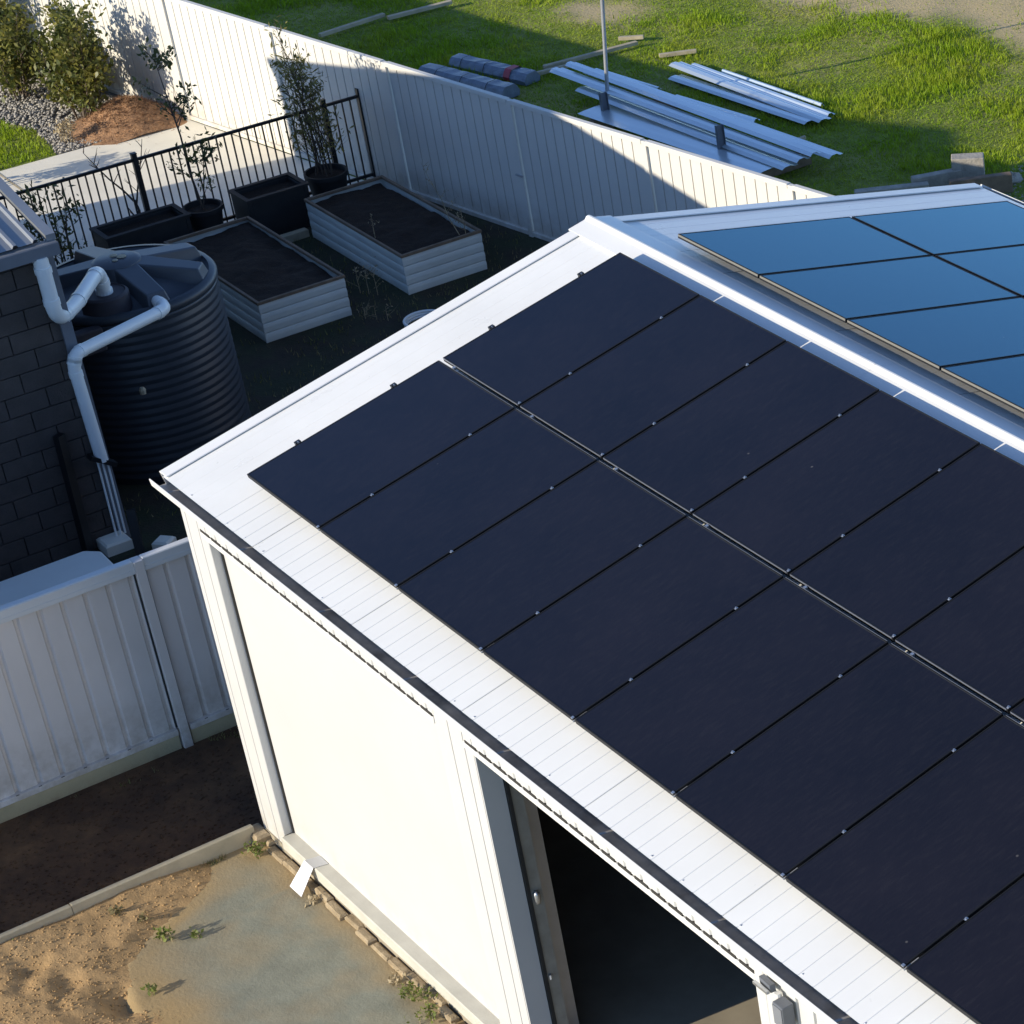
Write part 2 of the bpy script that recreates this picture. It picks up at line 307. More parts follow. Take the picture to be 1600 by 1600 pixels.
# sand and yard slab in front of the shed
def sandedge(X):   # sand lies where Y is below this line
    return np.interp(X, [-.9,-.57,-.31,-.15,.08,.63,1.05,2.2,4], [-.72,-.87,-1.16,-1.50,-1.68,-1.80,-1.82,-2.1,-2.6])
def sandh(X, Y):
    d = sandedge(X)+.17*vnoise(X, Y, 2.2, 5, 5)-Y
    h = -.006+.030*np.clip(d*2.2, -1, 1)+np.clip(d, 0, .8)*(.045+.05*vnoise(X, Y, 1.6, 4, 8))+np.clip(d*4, 0, 1)*(.013*vnoise(X, Y, 8, 5, 9)+.016*np.clip(vnoise(X, Y, 4, 4, 19)-.15, 0, 1))
    for hx, hy, r, dp in ((-.41,-2.42,.15,.042),(-.22,-2.56,.11,.034),(-.01,-2.28,.13,.042),(.46,-2.08,.17,.075),(.2,-2.45,.07,.025),(.95,-2.05,.09,.035)):
        q = ((X-hx)**2*1.0+(Y-hy)**2*1.5)/(r*r)*(1+.5*vnoise(X, Y, 5, 3, 17)); h -= dp*np.exp(-np.clip(q, 0, 9)**1.3)
    h += .03*np.exp(-((X+.75)/.1)**2)*np.clip(d*3, 0, 1)
    return h
V, F = grid(-.835, 3.6, -4.2, -.6, .018, sandh)
tag(npmesh('sand', V, F, M['sand'], smooth=True), kind='structure')
flat('sand_terrain', [(-.835,-14),(16,-14),(16,-4.18),(-.835,-4.18)], .01, M['sand'])
V, F = grid(-.835, 9, -4.2, -.27, .04, lambda X, Y: .004+.006*vnoise(X, Y, 1.2, 3, 12)-.3*np.clip((sandedge(X)-.22-Y)*3, 0, 1))
slab = tag(npmesh('yard_slab', V, F, M['slab'], smooth=True), kind='structure')
dust = np.clip(1-(V[:,1]-sandedge(V[:,0]))/.55, 0, 1)**1.5*.9+np.clip(1-(-.33-V[:,1])/.28, 0, 1)*.8+.55*vnoise(V[:,0], V[:,1], 1.7, 4, 15)
at = slab.data.attributes.new('dust', 'FLOAT', 'POINT'); at.data.foreach_set('value', np.clip(dust, 0, 1).astype(np.float32))
# crumbs of soil and stones along the sand
P = np.c_[rng.uniform(-.80, 1.6, 2600), rng.uniform(-3.0, -.6, 2600)]; P = P[P[:,1] < sandedge(P[:,0])+rng.normal(0,.12,len(P))]
def pebbles(P2, zf, r, name, m):
    n = len(P2); rr = r*(.4+rng.random(n)*1.2); z = zf(P2[:,0], P2[:,1]); O = np.array([[1,0,0],[0,1,0],[-1,0,0],[0,-1,0],[0,0,.8],[0,0,-.4]])
    V = np.c_[P2, z][:,None,:]+O[None]*rr[:,None,None]*(1+.5*(rng.random((n, 6, 3))-.5)); f = np.array([[0,1,4],[1,2,4],[2,3,4],[3,0,4],[1,0,5],[2,1,5],[3,2,5],[0,3,5]])
    F = (f[None]+np.arange(n)[:,None,None]*6).reshape(-1, 3); o = npmesh(name, V.reshape(-1, 3), F, m); return o
P2_ = np.c_[rng.uniform(-2.54,-.88,2600), rng.uniform(-3.2,.6,2600)]
o = pebbles(P2_, lambda x, y: x*0+.004, .011, 'soil_crumbs', M['soil']); tag(o, 'small clods of dark soil on the strip below the left fence', 'crumbs', kind='stuff')
o = pebbles(P, sandh, .010, 'sand_crumbs', M['sand']); tag(o, 'loose crumbs of earth scattered over the tan sand', 'crumbs', kind='stuff')
P = np.c_[rng.uniform(-23, -17.22, 9000), rng.uniform(4.5, 6.6, 9000)]; P = P[(P[:,1] < fence_y(P[:,0])-.1) & (P[:,1] > np.interp(P[:,0], [-26,-19.3,-18.3,-17.2], [4.5,4.62,4.9,4.74]))]
o = pebbles(P, lambda x, y: x*0+.012, .024, 'gravel', M['gravel']); tag(o, 'grey gravel covering the bed in front of the shrubs', 'gravel', kind='stuff')

# ------------------------------------------------------------------ grass
n = 420000
X = rng.uniform(-25, -5.5, n); Y = rng.uniform(6, 19.5, n); d = Y-fence_y(X)
bare = bareness(X, Y)
dens = np.clip(1.0-np.clip((bare-.05)*3, 0, .93), .05, 1)
k = (d > .15) & (rng.random(n) < dens); X = X[k]; Y = Y[k]
clump = vnoise(X, Y, 1.1, 4, 23)
P = np.c_[X, Y, paddock(X, Y)]
V, F = blades(P, .065, .017, 1.0); hs = np.clip(.55+1.5*np.clip(clump, -.3, 1), .35, 2.4)
V[2::3,2] = P[:,2]+(V[2::3,2]-P[:,2])*hs
tag(npmesh('paddock_grass', V, F, M['grass']), 'uneven green grass growing in the paddock behind the long white fence', 'grass', kind='stuff')
n = 26000
X = rng.uniform(-25, -17.22, n); Y = rng.uniform(2.5, 5, n); k = Y < np.interp(X, [-26,-19.3,-18.3,-17.2], [4.5,4.62,4.9,4.74])-.02+rng.normal(0,.03,n); P = np.c_[X[k], Y[k], np.full(k.sum(), .008)]
V, F = blades(P, .05, .02, .8); tag(npmesh('lawn_grass', V, F, M['grass']), 'bright green lawn corner beside the gravel bed and concrete path', 'grass', kind='stuff')
n = 9000
X = rng.uniform(-13, -3, n); Y = rng.uniform(1.2, 8.6, n); c = vnoise(X, Y, 1.3, 4, 31)
k = (c > -.1) & (Y < fence_y(X)-.1) & ~((X > -12.25) & (X < -9.72) & (Y > 4.0) & (Y < 5.2)) & ~((X > -12.25) & (X < -9.72) & (Y > 5.8) & (Y < 6.98)) & ~((X > -6.6) & (Y < 3)) & ((X+8.2)**2+(Y-2.17)**2 > 1.2)
P = np.c_[X[k], Y[k], np.zeros(k.sum())]; V, F = blades(P, .05, .014, .9)
tag(npmesh('garden_grass', V, F, M['grassdry']), 'thin dark grass on the shaded ground around the raised beds', 'grass', kind='stuff')
# grass fringe at the kerb and the bottom of the left fence
P1 = np.c_[rng.uniform(-.98, -.865, 1500), rng.uniform(-3.6, -.45, 1500), np.full(1500, .004)]; c = vnoise(P1[:,0]*0, P1[:,1], 2.3, 3, 33); P1 = P1[c > -.25]
P2 = np.c_[rng.uniform(-.80, -.74, 1100), rng.uniform(-3.6, -.45, 1100), np.full(1100, .0)]; c = vnoise(P2[:,0]*0, P2[:,1], 2.0, 3, 35); P2 = P2[c > 0.0]
P3 = np.c_[rng.uniform(-2.55, -2.35, 700), rng.uniform(-2.6, .3, 700), np.full(700, .004)]; c = vnoise(P3[:,0], P3[:,1], 2.0, 3, 36); P3 = P3[c > .05]
V, F = blades(np.r_[P1, P2, P3], .035, .012, 1.0); tag(npmesh('kerb_grass', V, F, M['grassdry']), 'sparse dry grass fringe growing along the pale kerb', 'grass', kind='stuff')

# ------------------------------------------------------------------ kerb
k = thing('garden_kerb', 'low pale concrete kerb between dark soil strip and sand', 'kerb', (-.834,-2.4,0))
for a, b in ((-6.4,-4.01),(-4.0,-1.905),(-1.9,-.36)):
    mb = MB(); mb.cbox((0,0,0), (1,0,0), (0,1,0), (0,0,1), -.86, -.808, a, b, -.05, .155+random.uniform(-.004,.004), .006); build('kerb_length', mb, M['kerb'], k)

# ------------------------------------------------------------------ fences
def fence_post(mb, o, U, N, z1, w=.10, t=.055):   # closed C section around the sheet edge
    mb.obox(o, U, (0,0,1), N, -w/2, w/2, 0, z1, -t/2, t/2)
back = thing('steel_fence', 'long white ribbed steel fence between garden and green paddock', 'fence', (F0.x, F0.y, 0))
FH = 1.74
bprof = []
for i in range(13):
    u = i*(FSP-.10)/13; w = (FSP-.10)/13
    bprof += [(u,0),(u+w-.016,0),(u+w-.012,-.022),(u+w-.004,-.022)]
bprof.append((FSP-.10, 0))
for i in range(-5, 8):
    o = F0+FD*(FSP*i); mb = MB(); fence_post(mb, o, FD, FN, FH-.01, .075, .06); build('post', mb, M['fence_back'], back, bevel=.004)
    if i == 7: break
    for s in range(3):
        pr = [(u-bprof[0][0], n_) for u, n_ in bprof[(0,17,34)[s]:(18,35,53)[s]]]
        mb = MB(); mb.sheet(o+FD*.05, FD, (0,0,1), FN, [(u,n_) for u, n_ in pr], .05, FH-.03); build('infill_sheet', mb, M['fence_back'], back)
    mb = MB(); mb.cbox(o, FD, FN, (0,0,1), .039, FSP-.039, -.034, .034, FH-.055, FH, .006); build('top_rail', mb, M['fence_back'], back)
    mb = MB(); mb.cbox(o, FD, FN, (0,0,1), .039, FSP-.039, -.032, .032, .02, .075, .006); build('bottom_rail', mb, M['fence_back'], back)
    if i in (0, 2): mb = MB(); mb.obox(o, FD, (0,0,1), FN, -.07, .05, .78, .80, .028, .05); build('bracket', mb, M['galv'], back)
left = thing('side_fence', 'white ribbed steel fence on a concrete plinth left of the shed', 'fence', (-2.6,-.15,0))
LP = .195; npan = 12; lprof = []
for i in range(npan): u = i*LP; lprof += [(u,0),(u+.145,-.006),(u+.157,-.030),(u+.180,-.034)]
lprof.append((npan*LP, 0))
U = Vector((0,1,0)); N = Vector((1,0,0))
for y0, y1 in ((-5.05,-2.65),(-2.55,-.205),(-.095,1.20)):
    L_ = y1-y0; off = (0 if y0 > -1 else 0)
    pr = [(min(u, L_), n_) for u, n_ in lprof if u <= L_+.1]
    mb = MB(); mb.sheet((-2.6+.012, y0, 0), U, (0,0,1), N, pr, .17, 1.80); o = build('infill_sheet', mb, M['fence_left'], left)
    mb = MB(); mb.cbox((-2.6,0,0), (0,1,0), (-1,0,0), (0,0,1), y0-.012, y1+.012, -.040, .040, 1.80, 1.875, .008); mb.box(-2.565, -2.556, y0-.012, y1+.012, 1.76, 1.80); build('top_rail', mb, M['trim'], left)
    mb = MB(); mb.box(-2.645, -2.552, y0, y1, .15, .205); build('bottom_rail', mb, M['fence_left'], left, bevel=.004)
    mb = MB(); mb.box(-2.630, -2.572, y0, y1, -.05, .148); build('plinth', mb, M['plinth'], left, bevel=.006)
    for i in range(1, npan):
        u = y0+i*LP-.058
        if u < y1-.05: mb = MB(); mb.box(-2.553, -2.5505, u, u+.028, .203, .209); build('tab', mb, M['dark'], left)
for y in (-2.6, -.15):
    mb = MB(); mb.box(-2.655, -2.545, y-.040, y+.040, 0, 1.865); build('post', mb, M['fence_left'], left, bevel=.004)
    for e in (-1, 1): mb = MB(); mb.box(-2.60, -2.585, y+e*.047-.006, y+e*.047+.006, .21, 1.79); build('post_gap', mb, M['dark'], left)

# ------------------------------------------------------------------ shed
PA = R(12.14); CS, SN = math.cos(PA), math.sin(PA)
RX = Vector((1,0,0)); RV = Vector((0,CS,SN)); RN = Vector((0,-SN,CS))            # front slope axes, origin at the lower corner of the panels
RO = Vector((0,0,3.6)); SH = -.12; VR = 3.656
RIDGE = RO+RV*VR+RN*SH
GV = Vector((0,CS,-SN)); GN = Vector((0,SN,CS))                                    # rear slope, origin at the ridge
X0, X1 = -.87, 13.0; WY = -.265; BY = 2*RIDGE.y-WY
shed = thing('shed', 'large white steel shed with gabled roof and one open bay', 'shed', (-.84, WY, 0))
RS = .151
def roofprof(n, h=.0038):
    p = []
    for i in range(n): u = i*RS; p += [(u,0),(u+.116,0),(u+.126,.016),(u+.141,.016),(u+.151,0)] if False else [(u,0),(u+.136,0),(u+.140,h),(u+.147,h)]
    return p+[(n*RS,0)]
x = -.80; i = 0
proto = None
while x < X1-.1:
    for side in (0, 1):
        mb = MB()
        if side == 0: mb.sheet(RO+RX*x+RN*(SH+.002*(i % 2)), RX, RV, RN, roofprof(5, .0014 if i == 0 else .0038), -.375, VR-.02)
        else: mb.sheet(RIDGE+RX*x+GN*(.002*(i % 2)), RX, GV, GN, roofprof(5, .0012), .02, VR+.375)
        build('roof_sheet', mb, M['roof'], shed)
    x += 5*RS; i += 1
# ridge capping in lengths, with a rolled crown
def ridgecap(a, b):
    mb = MB(); pr = []
    f = lambda y, z: (y, z)
    pts = [RV*-.20+RN*.018, RV*-.036+RN*.019]
    pts += [Vector((0, .030*math.sin(t), .014+.026*math.cos(t))) for t in (R(-75),R(-45),R(-15),R(15),R(45),R(75))]
    pts += [GV*.036+GN*.019, GV*.20+GN*.018, GV*.20+GN*.006]
    pts = [RV*-.20+RN*.006]+pts; m = len(pts)
    vs_ = [RIDGE+Vector((xx-RIDGE.x,0,0))+p for xx in (a, b) for p in pts]
    mb.add(vs_, [(k, k+1, m+k+1, m+k) for k in range(m-1)]+[tuple(range(m))]); return mb
for a, b in ((X0-.035,3.05),(3.045,7.1),(7.095,X1)):
    build('ridge_cap', ridgecap(a, b), M['roof'], shed)
# barge capping: folded over the roof edge and down the gable
for O, VV, NN, v0, v1 in ((RO+RN*SH, RV, RN, -.365, VR-.05), (RIDGE, GV, GN, .05, VR+.365)):
    mb = MB(); mb.cbox(O, RX, VV, NN, X0, -.745, v0, v1, .008, .017, .003); build('barge_cap', mb, M['roof'], shed)
    mb = MB(); mb.obox(O, RX, VV, NN, X0-.001, -.855, v0, v1, -.20, .0078); build('barge_face', mb, M['trim'], shed)
# gutters
for s in (0, 1):
    yo = -.418 if s == 0 else 2*RIDGE.y+.418; yi = -.285 if s == 0 else 2*RIDGE.y+.285; zt = 3.385; zb = 3.295
    e = 1 if s == 0 else -1
    mb = MB(); pr = [(yo+.012*e,zt-.012),(yo+.004*e,zt),(yo-.004*e,zt-.004),(yo,zt-.03),(yo+.004*e,zb+.03),(yo+.03*e,zb),(yi,zb)]
    mb.add([(xx,y,z) for xx in (X0-.01,X1) for y,z in pr], [(k,k+1,len(pr)+k+1,len(pr)+k) for k in range(len(pr)-1)]); g = build('gutter', mb, M['trim'], shed)
    mb = MB(); pr = [(yo+.006*e,zt-.004),(yo+.010*e,zb+.034),(yo+.034*e,zb+.008),(yi,zb+.008),(yi,zt-.02)]
    mb.add([(xx,y,z) for xx in (X0-.008,X1) for y,z in pr], [(k+1,k,len(pr)+k,len(pr)+k+1) for k in range(len(pr)-1)]); build('gutter_trough', mb, M['gutter_in'], g)
    if s == 0:
        for xx in np.arange(-.6, 12, 1.22): mb = MB(); mb.bar((xx,yo,zt-.012), (xx+.01,yi,zt-.03), .02, .004); build('gutter_strap', mb, M['gutter_in'], g)
        for xx in np.arange(-.35, 9.2, .302):
            if random.random() < .35: mb = MB(); mb.lathe((xx+random.uniform(-.03,.03), -.318, 3.408), [(.007,0),(.007,.004),(.003,.007)], 8, True); build('roof_screw', mb, M['alu'], g)
# wall sheets
def ribwall(x0, x1, z0, z1, y, sp=.19, dep=.016, gx=0, face=-1):
    pr = []; u = 0; L_ = x1-x0
    while u < L_-.01:
        pr += [(u,0)]
        if u+sp < L_: pr += [(u+sp-.030,0),(u+sp-.022,-dep),(u+sp-.008,-dep)]
        u += sp
    pr.append((L_,0)); mb = MB(); mb.sheet((x0,y,0), (1,0,0), (0,0,1), (0,face,0), pr, z0, z1); return mb
ZH = 3.03; ZT = 3.36
O1, O2, O3, O4 = -.415, 3.08, 3.60, 6.89
def pier(x0, x1, lines, z0=.03):     # folded flashings side by side with fine gaps
    xs = [x0]+lines+[x1]
    for a, b in zip(xs[:-1], xs[1:]):
        mb = MB(); mb.cbox((0,WY,0), (1,0,0), (0,0,1), (0,-1,0), a+.005, b-.005, z0, ZT, -.02, 0, .002); build('pier_flashing', mb, M['wall'], shed)
    mb = MB(); mb.box(x0+.01, x1-.01, WY+.012, WY+.05, z0, ZT); build('pier_back', mb, M['dark'], shed)
pier(-.84, O1, [-.757,-.555]); pier(O2, O3, [3.28,3.475])
for a, b in ((O1,O2),(O3,O4)):
    build('header_sheet', ribwall(a, b, ZH, ZT, WY+.002, .19, .012), M['wall'], shed)
    mb = MB(); mb.cbox((0,WY,0), (1,0,0), (0,0,1), (0,-1,0), a-.10 if a < 0 else a-.12, b, 2.965, ZH-.014, -.03, .006, .004); build('header_flashing', mb, M['trim'], shed)
    mb = MB(); mb.box(a-.1, b, WY+.030, WY+.034, ZH-.03, ZT); build('header_back', mb, M['dark'], shed)
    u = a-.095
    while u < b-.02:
        mb = MB(); mb.box(u, min(u+.150, b-.005), WY-.0045, WY+.028, ZH-.0135, ZH+.008); build('gap_shade_dash', mb, M['dark'], shed); u += .19  # dark dashes paint the shade in the gaps under the header ribs
build('wall_sheet', ribwall(O4+.10, X1, .05, ZT, WY, .175, .024), M['wall'], shed)
mb = MB(); mb.cbox((0,WY,0), (1,0,0), (0,0,1), (0,-1,0), O4, O4+.10, .05, ZT, -.02, .004, .004); build('corner_flashing', mb, M['wall'], shed)
# first bay: recessed panel, jamb, sill
mb = MB(); mb.box(O1, O2, WY+.085, WY+.12, .2, 2.97); build('infill_panel', mb, M['infill'], shed)
mb = MB(); mb.cbox((0,0,0), (0,1,0), (0,0,1), (1,0,0), WY+.002, WY+.078, .215, 2.965, O1-.02, O1+.004, .003); build('jamb', mb, M['wall'], shed)
mb = MB(); mb.box(O1+.004, O1+.022, WY+.070, WY+.086, .215, 2.965); build('jamb_strip', mb, M['dark'], shed)  # narrow dark strip along the recess corner
mb = MB(); mb.cbox((0,0,0), (1,0,0), (0,1,0), (0,0,1), O1, O2-.04, WY-.03, WY+.10, .10, .213, .008); build('sill', mb, M['sill'], shed)
# second bay: open doorway with reveals
for nm, x_, s, m in (('jamb', O3, 1, 'wall'), ('jamb', O4, -1, 'wall')):
    mb = MB(); mb.box(min(x_,x_+.012*s), max(x_,x_+.012*s), WY+.002, WY+.16, .1, 2.965); build('jamb', mb, M[m], shed)
    mb = MB(); mb.box(min(x_-.01*s,x_+.03*s), max(x_-.01*s,x_+.03*s), WY+.165, WY+.19, .1, 2.96); build('door_guide', mb, M['dark'], shed)
    mb = MB(); mb.box(min(x_-.05*s,x_+.018*s), max(x_-.05*s,x_+.018*s), WY+.195, WY+.28, .1, 2.96); build('door_track', mb, M['track'], shed)
mb = MB(); mb.lathe((O3+.035, WY+.225, 1.62), [(.001,0),(.018,.01),(.023,.04),(.023,.09),(.014,.11)], 14, True); build('door_stop', mb, M['alu'], shed, smooth=True)
mb = MB(); mb.bar((O3+.012,WY+.22,.98), (O3+.05,WY+.20,.99), .012, .03); build('latch', mb, M['galv'], shed)
# other walls, lining, floor, girts
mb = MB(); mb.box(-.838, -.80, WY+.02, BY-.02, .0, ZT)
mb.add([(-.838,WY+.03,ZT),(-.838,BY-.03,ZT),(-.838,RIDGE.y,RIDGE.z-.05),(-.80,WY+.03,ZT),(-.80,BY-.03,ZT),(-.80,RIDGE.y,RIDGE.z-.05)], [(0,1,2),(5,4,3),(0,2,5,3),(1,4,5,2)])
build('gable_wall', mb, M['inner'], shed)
build('rear_wall', ribwall(-.80, X1, 0, ZT, BY, .19, .016, face=1), M['wall'], shed)
mb = MB(); mb.box(X1-.04, X1, WY+.02, BY-.02, 0, 4.1); build('end_wall', mb, M['inner'], shed)
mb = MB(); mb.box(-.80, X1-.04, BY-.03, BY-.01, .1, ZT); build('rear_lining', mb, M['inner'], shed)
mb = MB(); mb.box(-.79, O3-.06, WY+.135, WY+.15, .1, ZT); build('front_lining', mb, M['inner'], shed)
mb = MB(); mb.box(-.82, X1, WY-.01, BY, -.05, .099); fl = build('floor_slab', mb, M['floor'], shed)
for z in (.9, 1.8, 2.7): mb = MB(); mb.box(-.799, -.74, WY+.2, BY-.2, z, z+.10); build('wall_girt', mb, M['galv'], shed)
for xx in (-.70, 3.34, 6.99):
    mb = MB(); mb.box(xx-.06, xx+.06, WY+.30, WY+.46, .1, 3.4); build('column', mb, M['galv'], shed)
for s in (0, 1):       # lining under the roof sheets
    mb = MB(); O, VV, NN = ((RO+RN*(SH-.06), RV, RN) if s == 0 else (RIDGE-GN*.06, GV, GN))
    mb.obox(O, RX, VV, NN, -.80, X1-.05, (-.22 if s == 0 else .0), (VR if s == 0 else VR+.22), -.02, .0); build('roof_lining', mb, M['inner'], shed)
# bricks along the foot of the wall
def brickrow():
    x_ = -.88; k_ = 0
    while x_ < 3.7:
        L_ = random.uniform(.22,.34); g_ = random.choice((.004,.006,.006,.02)) ; z1 = .05+random.uniform(-.012,.012) if random.random() < .85 else .03
        y0 = -.352+random.uniform(-.012,.012); mb = MB()
        mb.cbox((0,0,0), Vector((1,random.uniform(-.03,.03),0)), (0,1,0), (0,0,1), x_, x_+L_-g_, y0, -.282, -.04, z1, .014); build('edge_brick', mb, M['brick'], shed); x_ += L_; k_ += 1
brickrow()
mb = MB(); mb.cbox((0,0,0), (1,0,0), (0,1,0), (0,0,1), -.93, -.70, -.40, -.27, -.03, .10, .02); build('edge_brick', mb, M['brick'], shed)

# floodlight and bracket on the right pier
fl_ = thing('floodlight', 'small grey floodlight with bracket under the gutter beside the open bay', 'floodlight', (7.12, WY, 3.0))
mb = MB(); mb.bar((7.02,WY-.03,3.075), (7.16,WY-.05,3.095), .035, .05); build('bracket_box', mb, M['greysteel'], fl_)
mb = MB(); mb.bar((7.00,WY-.075,3.065), (7.17,WY-.09,3.09), .02, .018); build('bracket_rail', mb, M['alu'], fl_)
mb = MB(); mb.box(7.215, 7.315, WY-.10, WY-.02, 2.90, 3.06); build('lamp_body', mb, M['greysteel'], fl_, bevel=.006)
mb = MB(); mb.box(7.222, 7.308, WY-.106, WY-.101, 2.91, 3.05); build('lamp_lens', mb, M['lens'], fl_)
mb = MB(); mb.lathe((7.19,WY-.04,3.03), [(.02,0),(.024,.02),(.02,.045)], 10, True); build('sensor', mb, M['trim'], fl_)

# ------------------------------------------------------------------ solar panels
PW, GAP = 1.154, .020; PWID = PW-GAP
def make_panel(O, VV, NN, u0, v0, v1, label, group, edge_lo, edge_hi, fm):
    base = O+RX*u0+VV*v0
    t = thing('solar_panel', label, 'solar panel', base, group)
    mb = MB(); f = .012
    for a, b, c, d in ((0,PWID,v0,v0+f),(0,PWID,v1-f,v1),(0,f,v0+f,v1-f),(PWID-f,PWID,v0+f,v1-f)):
        mb.cbox(O+RX*u0, RX, VV, NN, a, b, c, d, -.035, 0, .002)
    build('frame', mb, fm, t)
    mb = MB(); mb.obox(O+RX*u0, RX, VV, NN, f, PWID-f, v0+f, v1-f, -.006, -.0025); build('glass', mb, M['glass'], t)
    if edge_lo: mb = MB(); mb.obox(O+RX*u0, RX, VV, NN, .01, PWID-.01, v0-.0035, v0-.0005, -.010, .0005); build('lit_edge', mb, M['gapedge'], t)  # added pale strips imitate light caught by frame edges at the row gap
    if edge_hi: mb = MB(); mb.obox(O+RX*u0, RX, VV, NN, .01, PWID-.01, v1+.0005, v1+.0035, -.010, .0005); build('lit_edge', mb, M['gapedge'], t)
    return t
def clamp(O, VV, NN, u, v, t):
    mb = MB(); mb.obox(O, RX, VV, NN, u-.009, u+.009, v-.012, v+.012, .0005, .003)
    c = O+RX*u+VV*v; q = [c+RX*(.006*math.cos(a))+VV*(.006*math.sin(a)) for a in (k*math.pi/3 for k in range(6))]
    mb.add([p+NN*.004 for p in q]+[p+NN*.012 for p in q], [(i,(i+1)%6,6+(i+1)%6,6+i) for i in range(6)]+[tuple(range(6,12))])
    build('clamp', mb, M['alu'], t)
ORD = ['first','second','third','fourth','fifth','sixth','seventh','eighth','ninth','tenth']
G1 = 'solar panels on the sunlit front slope'; G2 = 'solar panels on the rear slope'
for k in range(9):
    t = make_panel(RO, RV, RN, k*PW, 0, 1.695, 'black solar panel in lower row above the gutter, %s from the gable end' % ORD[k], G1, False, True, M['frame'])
    for v in (.45,1.30): clamp(RO, RV, RN, k*PW-GAP/2 if k else -.008, v, t)
    if k:
        mb = MB(); mb.obox(RO, RX, RV, RN, k*PW-GAP/2-.024, k*PW-GAP/2-.002, -.006, .012, .001, .007); build('end_bracket', mb, M['alu'], t)
        mb = MB(); mb.obox(RO, RX, RV, RN, k*PW-GAP/2-.006, k*PW-GAP/2+.004, -.01, .10, -.02, -.012); build('cable_clip', mb, M['galv'], t)
for k in range(8):
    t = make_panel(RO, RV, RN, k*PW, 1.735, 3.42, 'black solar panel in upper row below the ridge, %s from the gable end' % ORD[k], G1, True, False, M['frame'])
    for v in (2.20,3.05): clamp(RO, RV, RN, k*PW-GAP/2 if k else -.008, v, t)
    if k: clamp(RO, RV, RN, k*PW-GAP/2-.02, 1.752, t)
    mb = MB(); mb.obox(RO, RX, RV, RN, k*PW+.20, k*PW+.225, 1.702, 1.722, -.02, .003); build('cable_clip', mb, M['alu'], t)
GO = RIDGE+GN*.12
for k in range(5):
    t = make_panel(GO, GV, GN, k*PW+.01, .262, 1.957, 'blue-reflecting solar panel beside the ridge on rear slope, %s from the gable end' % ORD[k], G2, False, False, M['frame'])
    mb = MB(); mb.obox(GO+RX*(k*PW+.01), RX, GV, GN, .004, PWID-.004, .2595, .2618, -.020, -.004); build('lit_edge', mb, M['farframe'], t)  # added pale strip imitates sunlight on the ridge-side frame face
for k in range(4):
    make_panel(GO, GV, GN, k*PW+.01, 1.985, 3.68, 'blue-reflecting solar panel in outer row of rear slope, %s from the gable end' % ORD[k], G2, False, False, M['frame'])
for v, nm in ((.45,'lowest'),(1.30,'second lowest'),(2.20,'second highest'),(3.05,'highest')):
    t = thing('mounting_rail', '%s mounting rail end poking out at the gable edge of the front solar panels' % nm, 'rail', RO+RV*v+RN*-.08, 'panel mounting rails')
    mb = MB(); mb.obox(RO, RX, RV, RN, -.012, 10.3, v-.02, v+.02, -.078, -.036); build('rail', mb, M['black'], t)
    mb = MB(); mb.obox(RO, RX, RV, RN, -.040, -.003, v-.022, v+.022, -.078, .006); build('end_clamp', mb, M['black'], t)
    for u in np.arange(.15, 10, 1.2): mb = MB(); mb.obox(RO, RX, RV, RN, u-.02, u+.02, v-.03, v+.03, -.12, -.078); build('foot', mb, M['black'], t)
for v in (.70, 1.55, 2.4, 3.25):
    t = thing('mounting_rail', ('%s rail under the rear slope panels counting down from the ridge' % ORD[round((v-.70)/.85)]), 'rail', GO+GV*v+GN*-.08, 'rear mounting rails')
    mb = MB(); mb.obox(GO, RX, GV, GN, .03, 5.6, v-.02, v+.02, -.078, -.036); build('rail', mb, M['galv'], t)
    for u in np.arange(.15, 5.5, 1.2): mb = MB(); mb.obox(GO, RX, GV, GN, u-.02, u+.02, v-.03, v+.03, -.12, -.078); build('foot', mb, M['galv'], t)

# ------------------------------------------------------------------ house
HX, HY = -6.58, 1.07
house = thing('house', 'dark grey block house with low metal roof beside the water tank', 'house', (-11.2,-4,0))
mb = MB(); mb.box(-15.75, HX-.03, -13, HY-.03, -.05, 3.05)
mb.add([(-15.75,HY-.03,3.05),(HX-.03,HY-.03,3.05),(-11.2,HY-.03,3.95),(-15.75,-13,3.05),(HX-.03,-13,3.05),(-11.2,-13,3.95)], [(0,1,2),(3,5,4),(0,2,5,3),(1,4,5,2)])
build('wall', mb, M['mortar'], house)
bm = None
BL, BH = .39, .19
for r in range(16):
    y = HY; first = True; off = 0 if r % 2 == 0 else .195
    while y > -1.6:
        L_ = BL-.010 if not (first and off) else .185
        z0 = r*.20-.03
        if z0+BH > 3.06: break
        mb = MB(); dx = random.uniform(0,.003); mb.cbox((0,0,0), (0,1,0), (0,0,1), (1,0,0), y-L_, y, z0, min(z0+BH, 3.05), HX-.035, HX+dx, .004); build('block', mb, M['block'], house)
        y -= L_+.010; first = False
def roofslab(x0, z0, x1, z1, y0, y1):
    mb = MB(); O = Vector((x0,y0,z0)); D = Vector((x1-x0,0,z1-z0)); L_ = D.length; D.normalize(); Nn = Vector((-D.z,0,D.x)) if D.x > 0 else Vector((D.z,0,-D.x))
    pr = []; u = 0
    while u < y1-y0-.19:
        pr += [(u,0),(u+.13,0),(u+.145,.028),(u+.175,.028)]; u += .19
    pr.append((u,0)); mb.sheet(O, (0,1,0), D, Nn, pr, 0, L_); return mb
build('roof', roofslab(-6.47,3.20,-11.2,4.14,-13.1,HY+.02), M['house_roof'], house)
build('roof', roofslab(-15.93,3.20,-11.2,4.14,-13.1,HY+.02), M['house_roof'], house)
